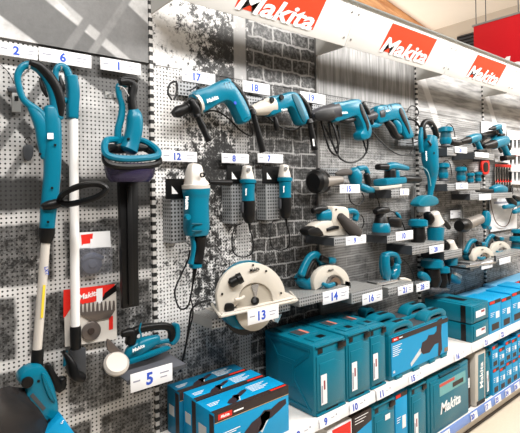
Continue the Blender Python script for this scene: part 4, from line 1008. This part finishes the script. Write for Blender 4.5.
handle_case(hx0, hx1, YF, YF + .13, ZS, hz, 'teal carrying case in a cyan sleeve with a reciprocating saw picture', True)

handle_case(hx0 + .05, hx1 - .0, YF + .15, YF + .28, ZS, hz + .01, 'plain teal carrying case standing behind the sleeved one')
handle_case(XC + .01, XC + .30, YF + .295, YF + .41, ZS, hz + .02, 'teal carrying case pushed back against the wall behind the row')

# double drawer case
dx0, dx1, dz1 = box_at(472, 341, 489, 307, ZS)
def drawer_case(x0, x1, yf, z0, z1, label):
    W, Hh, Dp = x1 - x0, z1 - z0, .39
    r = empty('drawer_case', (x0, yf, z0), label, 'tool case', 'flat interlocking cases stacked in two')
    MB().box((W / 2, Dp / 2, Hh / 2), (W, Dp, Hh), None, .006).obj('case_shell', TEALD, r)
    MB().plate([(W * .08, .012), (W * .92, .012), (W * .92, Hh - .012), (W * .08, Hh - .012)], -.006, .0, .002, False).obj('front_panel', TEALD, r)
    slab(r, 'paper_label', WHITE, W * .2, W * .75, Hh * .28, Hh * .66, -.0062, .001); slab(r, 'label_print', mat('label_maroon', (150, 70, 80)), W * .5, W * .7, Hh * .5, Hh * .62, -.0074, .0006)
    MB().box((-.002, .065, Hh / 2), (.004, .04, Hh * .96), None, .001).obj('side_latch', BLACK, r)
    MB().box((-.001, .26, Hh * .4), (.003, .05, Hh * .25), None, .001).obj('side_hinge', TEALS, r)
    MB().box((W / 2, Dp / 2, Hh + .002), (W * .8, Dp * .7, .005), None, .002).obj('top_rib', TEALD, r)
    MB().box((W * .5, Dp * .5, Hh + .005), (W * .26, Dp * .4, .002)).obj('top_handle', BLACK, r)
    return r
hz2 = (dz1 - ZS) / 2
drawer_case(dx0, dx1, YF, ZS, ZS + hz2 - .0025, 'flat teal case at the bottom of the pair on the upper shelf'); drawer_case(dx0, dx1, YF, ZS + hz2 + .005, dz1 + .004, 'flat teal case on top of the pair on the upper shelf')

def plain_carton(x0, x1, yf, yb, z0, z1, label, m=CYAN, red=True, group='cyan cartons at the far end', band=BAND, white=True):
    W, Dp, Hh = x1 - x0, yb - yf, z1 - z0
    r = empty('tool_carton', (x0, yf, z0), label, 'box', group)
    MB().box((W / 2, Dp / 2, Hh / 2), (W, Dp, Hh), None, .002).obj('carton_body', m, r)
    if band: slab(r, 'front_band', band, .002, W - .002, Hh - min(.03, Hh * .35), Hh - .002, -.0002)
    if red: slab(r, 'red_mark', RED, W * .06, W * .45, Hh - min(.026, Hh * .3), Hh - .006, -.0016, .0008)
    if Hh > .06:
        lines(r, W * .1, Hh * .62, W * .35, 3, -.0012, dz=.014); 
        if white: slab(r, 'white_sticker', WHITE, W * .55, W * .85, Hh * .42, Hh * .62, -.0005, .001)
        slab(r, 'tool_print', BAND, W * .2, W * .8, Hh * .08, Hh * .28, -.0005, .001)
    return r
x = dx1 + .012
for w_, lb, dz in ((.215, 'cyan carton with red mark right of the paired flat cases', 0), (.20, 'cyan carton second to the right of the paired flat cases', -.012), (.22, 'cyan carton third to the right of the paired flat cases', .0), (.22, 'cyan carton near the right edge of the picture on the upper shelf', .01)):
    plain_carton(x, x + w_, YF, YF + .22, ZS, dz1 - .01 + dz, lb); x += w_ + .008
# long flat cartons lying at the back of the far bays
fx0 = dx1 + .02
def flat(x0, x1, z0, z1, yf, lb): plain_carton(x0, x1, yf, -.015, z0, z1, lb, mat('pale_blue_carton', (96, 160, 196), .45, var=.05), group='long flat cartons against the wall', white=False)
flat(fx0, fx0 + .75, ZS, ZS + .13, -.19, 'long flat carton against the wall under the others, at the near end'); flat(fx0, fx0 + .73, ZS + .135, ZS + .215, -.185, 'long flat carton on top at the near end of the wall row')
flat(fx0 + .76, fx0 + 1.7, ZS, ZS + .14, -.19, 'long flat carton against the wall at the far end'); flat(fx0 + .77, fx0 + 1.7, ZS + .145, ZS + .235, -.185, 'topmost long flat carton at the far end of the wall row')

# ---- lower shelf
def low(u0, u1, v0, vt, yf=YF + .01):
    return at(u0, v0, yf).x, at(u1, v0, yf).x, at(u0, vt, yf).z
a, b, c = at(327, 428, YF).x, at(351.5, 418, YF).x, at(351, 418.5, YF).z
r = empty('accessory_carton', (a, YF, ZL), 'white carton with a large red logo panel on the lower shelf', 'box')
W, Hh = b - a, c - ZL
MB().box((W / 2, .12, Hh / 2), (W, .24, Hh), None, .002).obj('carton_body', WHITE, r); slab(r, 'red_panel', RED, W * .2, W * .96, Hh - .12, Hh - .012, -.0002); text(r, 'Makita', (W * .58, -.002, Hh - .075), .03, m=WINK, bold=.03, shear=.2, width=3.4)
a2, b2 = b + .006, at(371.5, 410, YF).x; c2 = at(353, 416.5, YF).z
r = empty('accessory_carton', (a2, YF, ZL), 'dark carton with white lettering and a cyan lower half on the lower shelf', 'box')
W, Hh = b2 - a2, c2 - ZL
MB().box((W / 2, .12, Hh / 2), (W, .24, Hh), None, .002).obj('carton_body', BAND, r); lines(r, W * .12, Hh - .02, W * .7, 3, -.001, dz=.016)
MB().plate([(W * .01, .01), (W * .99, .01), (W * .99, Hh - .075), (W * .01, Hh - .11)], -.0012, .0, 0, False).obj('cyan_panel', CYAN, r)
def upright_case(x0, x1, yf, z0, z1, label, extra=None):
    r = stack_case(x0, x1, yf, z0, z1, .34, label, 'teal cases on the lower shelf', slim=True)
    if extra: slab(r, 'square_sticker', WHITE, (x1 - x0) * .5, (x1 - x0) * .72, (z1 - z0) * .72, (z1 - z0) * .8, -.0105, .001)
    return r
def xof(u, v): return at(u, v, YF).x
zl1 = at(373, 407, YF).z
upright_case(b2 + .008, xof(395, 398), YF + .004, ZL, zl1, 'teal case with a small square sticker on the lower shelf under rail number 11', True)
zl2 = zl1 - .005
plain_carton(xof(396.5, 400), xof(408.5, 400), YF + .01, YF + .2, ZL, zl2, 'narrow cyan carton with red mark between teal cases on the lower shelf', group='narrow cyan cartons on the lower shelf')
upright_case(xof(410.5, 390), xof(426.5, 390), YF + .006, ZL, at(411, 388, YF).z, 'slim teal case with a paper label on the lower shelf under rail number 15')
# big case with moulded lettering
bx0, bx1 = xof(428, 430), xof(469, 402); bz = at(428, 379.5, YF).z
r = empty('tool_case', (bx0, YF, ZL), 'wide teal case with large white lettering on the lower shelf', 'tool case'); W, Hh = bx1 - bx0, bz - ZL
MB().box((W / 2, .17, Hh / 2), (W, .34, Hh), None, .012).obj('case_shell', TEALD, r)
MB().plate([(W * .05, .03), (W * .95, .03), (W * .95, Hh - .03), (W * .05, Hh - .03)], -.007, .001, .003, False).obj('front_frame', TEALD, r)
MB().plate([(W * .11, .055), (W * .89, .055), (W * .89, Hh - .055), (W * .11, Hh - .055)], -.010, .0, .002, False).obj('front_panel', TEALD, r)
text(r, 'Makita', (W * .5, -.0105, Hh * .40), Hh * .19, m=WINK, bold=.035, shear=.25, width=3.7)
slab(r, 'paper_insert', mat('insert_green', (110, 170, 172), .5, var=.2, vscale=30), W * .24, W * .88, Hh * .62, Hh * .84, -.0102, .001); slab(r, 'red_insert_bar', mat('insert_rose', (196, 84, 76), .5), W * .24, W * .60, Hh * .78, Hh * .83, -.0114, .0008)
slab(r, 'insert_tool_print', BAND, W * .55, W * .82, Hh * .66, Hh * .74, -.0114, .0008)
MB().box((W * .5, -.004, Hh - .012), (W * .5, .02, .016), None, .004).obj('handle', TEALS, r)
q0 = bx1 + .008
r = plain_carton(q0, xof(474.5, 400), YF + .03, YF + .25, ZL, bz - .03, 'narrow dark and orange carton beside the wide lettered case', BAND, True, group='narrow dark cartons')
# leaning wrapped pack
px0, px1 = xof(475.5, 404), xof(485.8, 398); pz = at(476, 353, YF).z
r = empty('wrapped_pack', (px0, YF, ZL), 'tall pale wrapped pack with a teal panel leaning on the lower shelf', 'pack'); r.rotation_euler = (0, .035, 0); W, Hh = px1 - px0, pz - ZL
MB().box((W / 2, .14, Hh / 2 + .003), (W, .28, Hh), None, .010).obj('wrapping', mat('wrap_pale', (196, 190, 180), .3, var=.08), r); slab(r, 'teal_panel', TEALD, W * .25, W * .85, Hh * .08, Hh * .94, -.0002, .001)
text(r, 'Makita', (W * .55, -.002, Hh * .55), W * .32, m=WINK, rot=pi / 2, bold=.03); slab(r, 'black_foot', BLACK, W * .1, W * .9, .01, .04, -.0012, .001)
x = px1 + .03
upright_case(x, x + .09, YF + .02, ZL, pz - .03, 'slim teal case right of the pale wrapped pack'); x += .10
for i, w_ in enumerate((.115, .115, .115, .115, .12)):
    hh = (.215, .19, .205, .2, .21)[i]
    nm_ = ('first', 'second', 'third', 'fourth', 'last')[i]
    plain_carton(x, x + w_, YF + .0, YF + .2, ZL, ZL + hh, 'lower cyan carton of the %s small stack beyond the wrapped pack' % nm_, group='small stacked cartons on the lower shelf')
    plain_carton(x + .002, x + w_ - .002, YF + .004, YF + .2, ZL + hh + .002, ZL + hh * 1.85, 'upper cyan carton of the %s small stack beyond the wrapped pack' % nm_, group='small stacked cartons on the lower shelf')
    x += w_ + .01
for i, w_ in enumerate((.25, .22, .24)):
    plain_carton(x, x + w_, YF, YF + .2, ZL, ZL + .36, '%s cyan carton after the small stacks on the lower shelf' % ('near', 'middle', 'far')[i], CYAND if i % 2 else CYAN); x += w_ + .015

# ---- numbers on the price rails
def rail_ticket(u, v, num, zr, label, w_=.085, group='tickets on the upper price rail'):
    X = at(u, v, YF - .020).x
    r = empty('rail_ticket', (X, YF - .0207, zr - .030), label, 'price ticket', group); r.rotation_euler = (-.12, 0, 0)
    MB().box((0, 0, 0), (w_ * 1.9, .0012, .054)).obj('card', WHITE, r)
    text(r, num, (-w_ * .40, -.0012, 0), .038, 'number', INK, bold=.05)
    pr = MB().box((w_ * .25, -.001, .004), (w_ * .3, .0006, .003)); pr.obj('small_print', GINK, r)
    MB().box((w_ * .6, -.001, .010), (w_ * .1, .0006, .008)).obj('code_print', GINK, r)
for u, v, n in ((303, 433, '8'), (330, 420, '9'), (359, 405, '10'), (385, 392, '11'), (416, 376, '15'), (460, 356, '16'), (488, 341, '21'), (504, 334, '22')):
    rail_ticket(u, v, n, ZS, 'rail ticket numbered %s on the upper shelf edge' % n)
for u, v, n in ((446, 431, '19'), (474, 412, '20'), (488, 404, '17'), (498, 397, '23'), (508, 391, '24'), (517, 386, '26')):
    rail_ticket(u, v, n, ZL, 'rail ticket numbered %s on the blue lower shelf edge' % n, .055, 'tickets on the blue lower rail')
# ------------------------------------------------------------------ tools in the far bays
def router(u, v, s_, label, Y=-.12, black=False):
    """(u, v): centre of the foot; s_: height in photograph pixels"""
    t = Tool('trim_router', u, v, Y, label, 'router', 'small upright routers'); w_ = s_ * .34
    t.lathe('cap', TEAL, (u, v - s_), (u, v - s_ * .70), [(0, w_ * .7), (.15, w_), (.8, w_ * 1.05), (1, w_ * .7)]); t.lathe('neck', BLACK if black else TEALS, (u, v - s_ * .72), (u, v - s_ * .45), [(0, w_ * .7), (1, w_ * .78)])
    t.lathe('motor', TEAL if not black else BLACK, (u, v - s_ * .46), (u, v - s_ * .14), [(0, w_ * .8), (.5, w_ * .86), (1, w_ * .7)]); t.lathe('foot', DGREY, (u, v - s_ * .15), (u, v), [(0, w_ * .6), (.6, w_ * .7), (.65, w_), (1, w_)])
    t.tube('cord', BLACK, [(u, v - s_, .0), (u + s_ * .2, v - s_ * 1.15, .03), (u + s_ * .4, v - s_ * .9, .06), (u + s_ * .5, v - s_ * .3, .08)], .004)
    return t
def side_grinder(u, v, s_, label, Y=-.14):
    t = Tool('angle_grinder', u, v, Y, label, 'angle grinder'); q = lambda x, y, r: (u + x * s_, v + y * s_, r * s_)
    t.sweep('gear_head', ALU, [q(-2, -12, 5), q(-1, -7, 6), q(0, -2, 7.5)], 1, sq=3); t.sweep('motor_housing', TEAL, [q(0, 2, 7.6), q(0, 9, 7.2), q(0, 15, 6.6)], .95, sq=3, cap=.1)
    t.sweep('side_handle', BLACK, [q(5, -6, 2), q(9, -3, 2.2), q(13, 2, 2)], 1); t.sweep('wheel_guard', BLACK, [q(-8, -12, 2.4), q(-6, -7, 3.4), q(-7, -2, 2.2)], 1.5)
    return t
router(445.5, 147, 20, 'teal router on the high shelf right of the vacuum handle')
router(443, 181, 18, 'teal router on the second shelf right of the vacuum')
router(418, 246, 27, 'teal router standing beside the big polisher under the vacuum nozzle', black=True)
side_grinder(435.5, 226, 1.05, 'teal polisher with white metal head under the vacuum nozzle')
side_grinder(451, 252, .85, 'small grinder with aluminium head right of the polisher')
router(432, 290, 31, 'wide black and teal router behind the teal carrying cases', black=True); router(441, 290, 24, 'black router right of the wide one behind the carrying cases', black=True)
t = Tool('plunge_saw', 424, 279, -.12, 'small teal tool left of the black routers', 'power tool'); t.sweep('housing', TEAL, [(420, 274, 3), (424, 277, 4.4), (427, 281, 4)], 1); t.sweep('grip', BLACK, [(428, 270, 2), (430, 276, 2.4), (428, 283, 2)], 1); t.plate('shoe', SILV, [(415, 283), (430, 280), (430, 282), (415, 285.5)], .06, rnd=.001, smooth=False)
t = Tool('cordless_cutter', 454, 279, -.12, 'small teal cutter right of the black routers', 'power tool'); t.sweep('housing', TEAL, [(449, 276, 3), (454, 279, 4), (458, 281, 3.4)], 1); t.sweep('grip', BLACK, [(446, 268, 2), (449, 274, 2.6), (448, 284, 2)], 1); t.sweep('nose', ALU, [(455, 274, 2), (460, 277, 2.2)], 1)
router(461, 183, 16, 'small dark teal router on the shelf above price 12'); router(470.5, 184, 11, 'low teal router beside the dark one'); router(478, 183, 11, 'low teal router with pale base further right')
# drill group at the end of the top row
def far_drill(u, v, s_, label):
    t = Tool('cordless_drill', u, v, -.13, label, 'drill'); q = lambda x, y, r: (u + x * s_, v + y * s_, r * s_)
    t.sweep('nose', BLACK, [q(-14, 2, 2), q(-9, 1, 3.2), q(-5, 0, 4)], 1); t.sweep('motor_housing', TEAL, [q(-5, 0, 4.6), q(1, -2, 5), q(6, -3, 4.4)], .9, cap=.2)
    t.sweep('handle', TEAL, [q(3, 0, 3.4), q(6, 6, 3), q(8, 11, 3.4)], .9); t.sweep('trigger', BLACK, [q(0, 4, 1.2), q(2, 7, 1.6)], .8); t.sweep('battery', BLACK, [q(4, 13, 2.4), q(12, 12, 2.4)], 1.4, sq=4)
    t.sweep('grip_pad', BLACK, [q(6, -1, 2), q(9, 5, 2)], 1)
    return t
far_drill(473, 140, .9, 'near drill at the far end of the top row'); far_drill(499, 144, 1.1, 'big drill with dark nose at the far end of the top row'); far_drill(497, 128, .55, 'small drill above the big one at the far end')
t = Tool('polisher', 489, 143, -.07, 'dark nosed polisher between the far drills', 'power tool'); t.lathe('nose', mat('cone_grey', (128, 122, 116)), (493, 142), (484, 145), [(0, 3), (.5, 5), (1, 3)]); t.sweep('housing', BLACK, [(481, 136, 2.4), (489, 134, 3), (496, 133, 3)], 1); t.sweep('teal_ring', TEAL, [(494, 139, 4), (498, 139, 4.4)], 1)
t = Tool('socket_tool', 458, 143, -.12, 'short black tool on the high tray under the timber print', 'power tool'); t.sweep('housing', BLACK, [(451, 142, 2.6), (457, 143, 3.2), (463, 142.5, 2)], 1); t.lathe('socket', DGREY, (463, 142), (467, 142), [(0, 2.2), (1, 2.2)]); t.sweep('clip', ALU, [(452, 139, 1), (456, 138, 1.2)], 1)
t = Tool('cut_out_tool', 478, 219, -.13, 'grey-coned tool with black round face in the far bay', 'power tool')
t.lathe('round_face', BLACK, (467, 225, -.02), (459, 226, -.03), [(0, 4), (.3, 6.4), (.8, 6.4), (1, 5)]); t.lathe('grey_cone', mat('cone_grey', (128, 122, 116)), (480, 219), (467, 224.5), [(0, 5), (.5, 5.4), (1, 5.6)])
t.sweep('housing', TEAL, [(486, 212, 3.4), (486, 219, 5), (485, 226, 4)], .9, sq=3); t.sweep('base', TEAL, [(484, 227, 2), (490, 228, 2)], 1)
t = Tool('stick_grinder', 491, 191, -.12, 'teal chain tool lying on the far shelf above the white panels', 'power tool'); t.sweep('shaft', BLACK, [(477, 190, 2), (486, 191, 2), (493, 191, 2.4)], 1); t.sweep('housing', TEAL, [(492, 190, 3.4), (498, 189, 5), (504, 190, 4)], 1); t.plate('base', TEALS, [(490, 194), (508, 193), (508, 195.5), (490, 196)], .08, rnd=.002)
for j, u in enumerate((507, 511)):
    t = Tool('bit_holder', u, 190, -.10, ('left' if j == 0 else 'right') + ' black upright bit holder beside the teal chain tool', 'accessory', 'black bit holders'); t.lathe('holder', BLACK, (u, 194), (u + 1, 185), [(0, 1.6), (.7, 1.5), (1, .7)])
t = Tool('cordless_cutter', 512, 204, -.12, 'teal and black cutter at the right edge above the white panels', 'power tool'); t.sweep('body', BLACK, [(506, 194, 2), (510, 200, 3), (514, 204, 3)], 1); t.sweep('teal_blade_cover', TEAL, [(504, 207, 2), (511, 206, 2.4), (519, 203, 2.2)], 1)
t = Tool('cordless_cutter', 520, 210, -.12, 'teal cutter cut by the right edge of the picture', 'power tool'); t.sweep('body', TEAL, [(514, 212, 2), (520, 210, 2.6), (527, 207, 2)], 1); t.sweep('grip', BLACK, [(514, 197, 2), (520, 200, 2.6), (527, 203, 2)], 1)
mid_saw(483.5, 257, 'small circular saw with white guard at the near end of the far low tray', .58, -.19)
mid_saw(501.5, 251, 'small circular saw with white guard at the far end of the low tray', .54, -.085)
router(517, 256, 20, 'teal router at the right edge above the long flat cartons'); router(517, 244, 15, 'small teal router at the right edge', black=True)
# chains hanging in front of white product panels
t = Tool('product_panel', 502, 214, -.02, 'white product panel behind the hanging chain', 'panel'); t.plate('panel', WHITE, [(490, 198), (517, 196), (517, 228), (491, 232)], .01, rnd=.001, smooth=False); t.plate('print_lines', GINK, [(494, 202), (512, 201), (512, 203), (494, 204)], .002, dy=-.006, rnd=0, smooth=False)
t = Tool('saw_chain', 503, 222, -.045, 'dark saw chain hanging in a loop from the far shelf', 'chain'); t.tube('chain', mat('chain_brown', (92, 62, 40), .4, .5), [(490, 197, 0), (492, 210, 0), (496, 222, 0), (502, 226.5, 0), (508, 224, 0), (512, 212, 0), (516, 200, 0)], .004)
t = Tool('chain_pack', 486, 167, -.03, 'red and black tube pack hanging in the far bay', 'pack'); t.plate('pack', RED, [(483, 160), (489, 160), (489, 173), (483, 173)], .02, rnd=.004); t.plate('dark_window', BLACK, [(484, 163), (488, 163), (488, 171), (484, 171)], .004, dy=-.011, rnd=.001)
hooks = []
t0 = Tool('bit_pack', 497, 172, -.04, 'slim red-topped bit pack hanging in the far bay', 'blister pack', 'red-topped packs in the far bay')
t0.plate('card', mat('pack_card', (206, 200, 192)), [(495.3, 164), (498.7, 164), (498.7, 181), (495.3, 181)], .003, rnd=0, smooth=False); t0.plate('red_top', RED, [(495.3, 164), (498.7, 164), (498.7, 167), (495.3, 167)], .001, dy=-.0025, rnd=0, smooth=False); t0.plate('bit', BLACK, [(496.2, 168), (497.8, 168), (497.8, 180), (496.2, 180)], .006, dy=-.005, rnd=.001)
base = t0.r.location.copy()
k = 0
for i in range(6):
    for j in range(2):
        if i == 0 and j == 0: continue
        c = copy_tree(t0.r); c.location = base + Vector((i * .062, 0, -j * .155))
t = Tool('product_panel', 494, 129, -.015, 'bright white product panel behind the far drills', 'panel'); t.plate('panel', WHITE, [(482, 121), (506, 124), (506, 139), (482, 138)], .01, rnd=.001, smooth=False); t.plate('print_lines', GINK, [(485, 124), (500, 126), (500, 127), (485, 125)], .002, dy=-.006, rnd=0, smooth=False)
t = Tool('accessory_rack', 514, 150, -.03, 'white accessory rack with dark bits at the right edge', 'rack'); t.plate('back_board', WHITE, [(508, 130), (528, 132), (528, 185), (508, 184)], .01, rnd=.001, smooth=False)
for v_ in (140, 156, 172):
    for u_ in (511, 515, 519): t.lathe('bit', BLACK, (u_, v_, -.03), (u_, v_ + 9, -.03), [(0, .9), (.7, .8), (1, .3)])
    t.tube('rail', RED if v_ == 156 else GREY, [(508, v_ - 1, -.02), (516, v_ - 1, -.02), (526, v_ - 1, -.02)], .004)
for i_, (u_, v0_, v1_, lb) in enumerate(((463, 205, 262, 'steel support post left of the grey-coned tool'), (415, 186, 244, 'slim steel support post under the finishing sander'))):
    t = Tool('support_post', u_, v1_, -.03, lb, 'post', None); t.plate('post', GREY, [(u_ - 1.2, v0_), (u_ + 1.2, v0_), (u_ + 1.2, v1_), (u_ - 1.2, v1_)], .025, rnd=.002, smooth=False); t.plate('slot_strip', BLACK, [(u_ - .3, v0_ + 2), (u_ + .3, v0_ + 2), (u_ + .3, v1_ - 2), (u_ - .3, v1_ - 2)], .002, dy=-.0135, rnd=0, smooth=False)
# trays and tickets of the far bays
tray(447, 147.5, 456, .19, 8, 'steel tray under the high router, far left'); tray(474, 152, 494, .20, 7, 'steel tray under the far drills')
tray(447, 184, 480, .19, 7, 'steel tray under the small far routers'); tray(470, 194, 512, .17, 6, 'steel tray under the teal chain tool'); tray(412, 246, 444, .22, 9, 'steel tray under the polisher')
tray(444, 252, 462, .20, 8, 'steel tray right of the polisher tray'); tray(470, 263, 494, .22, 7, 'steel tray under the near far saw'); tray(496, 256, 524, .22, 6, 'steel tray under the last saw')
for u, v, w_, h_, n, lb, Y in ((461, 150, 12, 6, '20', 'price ticket numbered 20 under the high router', -.20), (462, 186, 12, 6.5, '12', 'price ticket under the small far routers', -.2), (485, 197, 12, 6, '', 'blank white ticket under the teal chain tool', -.18),
                              (436.5, 249, 14, 7.5, '28', 'price ticket under the polisher', -.23), (487, 265, 11, 7, '', 'blank white ticket under the near white-guarded saw', -.23), (505, 260.5, 11, 6, '', 'blank white ticket under the last white-guarded saw', -.23),
                              (456, 214, 11, 8, '', 'blank white ticket left of the grey-coned tool', -.03), (503, 159.5, 15, 6, '12', 'price ticket above the red-topped packs', -.05), (482, 155, 13, 5, '', 'blank white ticket under the far drills', -.21)):
    ticket(u, v, w_, h_, n, lb, Y=Y, group='white price tickets on the wall trays', arm=.004 if Y < -.1 else None)

# ------------------------------------------------------------------ ceiling, beam, hanging red sign
cm_ = mat('ceiling_cream', (236, 224, 208), .85, var=.02)
ZC = 5.0
P1 = atZ(431, 31, ZC); P2 = atZ(387, 0, ZC); XF = P1.x

tag(MB().box((XF / 2 - 1, 1.0, ZC + .02), (XF + 6, 11.2, .04)).obj('ceiling', cm_), kind='structure')
tag(MB().box((XF + .03, 1.0, ZC / 2), (.06, 11.2, ZC)).obj('wall_far', mat('far_wall_beige', (196, 184, 168), .8, var=.03)), kind='structure')
tag(MB().box((XF / 2 - 1, 6.6, ZC / 2), (XF + 6, .06, ZC)).obj('wall_behind', mat('plain_wall', (205, 198, 188))), kind='structure')
wd = bpy.data.materials.new('larch_beam'); wd.use_nodes = True; t = NT(wd)
co = t.n('ShaderNodeTexCoord').outputs['Object']; mp = t.n('ShaderNodeMapping'); t.put(mp.inputs['Vector'], co); mp.inputs['Scale'].default_value = (.8, 9, 9)
t.put(t.b.inputs['Base Color'], t.mix(t.ramp(t.noise(mp.outputs[0], 2, 5), .3, .7), lin((178, 116, 66)), lin((214, 158, 104)))); t.b.inputs['Roughness'].default_value = .55
dr = (P2 - P1); dr.z = 0; L = dr.length + 5; dr.normalize(); nn = Vector((dr.y, -dr.x, 0))
if nn.dot(Vector((0, 1, 0))) < 0 and False: nn = -nn
side = atZ(400, 30, ZC) - P1
if nn.dot(side) < 0: nn = -nn
c = P1 + dr * (L / 2) + nn * .75 - Vector((0, 0, .06))
M = Matrix.Rotation(atan2(dr.y, dr.x), 3, 'Z')
b = MB().box((0, 0, 0), (L, 1.5, .11)).obj('beam_roof', wd, None); b.location = c; b.rotation_euler = M.to_euler(); tag(b, kind='structure')
# vent on the far wall
def onX(u, v, X): r = ray(u, v); return CAM + r * (X / r.x)
a_, b_ = onX(458, 37, XF), onX(476, 50, XF)
r = empty('wall_vent', (XF - .02, (a_.y + b_.y) / 2, b_.z), 'dark louvred vent high on the far wall left of the red sign', 'vent')
W, Hh = abs(a_.y - b_.y), a_.z - b_.z
MB().box((0, 0, Hh / 2), (.04, W, Hh)).obj('frame', DGREY, r)
for k in range(5): MB().box((-.03, 0, Hh * (.12 + .19 * k)), (.03, W * .9, Hh * .05)).obj('slat', BLACK, r)
# red sign
XS = 6.3
a_, b_ = onX(474, 27, XS), onX(474, 75, XS); y1_ = a_.y; y0_ = onX(560, 2, XS).y
r = empty('hanging_sign', (XS, y0_, b_.z), 'large red sign hanging on wires at the upper right', 'sign')
Hh = a_.z - b_.z; W = y1_ - y0_
MB().box((0, W / 2, Hh / 2), (.03, W, Hh), None, .004).obj('sign_board', mat('sign_red', (206, 18, 32), .45, var=.03), r)
MB().box((0, W / 2, Hh + .012), (.04, W + .04, .024)).obj('top_rail', GREY, r)
tt = onX(520, 66, XS)
text(r, 'Makita', (-.018, tt.y - y0_ - .10, tt.z - b_.z), .30, 'lettering', WINK, bold=.03, shear=.2, side=Matrix.Rotation(-pi / 2, 3, 'Z'))
for yy in (W - .03, W - .16, W * .45): MB().tube([(0, yy, Hh), (0, yy, (Hh + ZC - b_.z) / 2), (0, yy, ZC - b_.z)], .006, smooth=False).obj('wire', DGREY, r)

# ------------------------------------------------------------------ hooks that carry the hung tools
def hook(u, v, Y, label, r_=.004):
    p = at(u, v, Y); r = empty('wall_hook', (p.x, 0, p.z), label, 'hook', 'metal pegboard hooks')
    MB().tube([(0, -.001, 0), (0, Y * .6, -.002), (0, Y - .012, 0), (0, Y - .022, .014)], r_).obj('prong', SILV, r)
    MB().box((0, -.003, .0), (.03, .004, .03)).obj('hook_plate', GREY, r)
hook(119, 90, -.13, 'hook holding the hedge trimmer loop'); hook(129, 89.5, -.14, 'hook under the hedge trimmer grip')
hook(28, 70, -.15, 'hook inside the string trimmer loop'); hook(60, 70.5, -.065, 'hook inside the long-reach tool loop')
hook(430, 127, -.13, 'hook inside the vacuum handle loop')
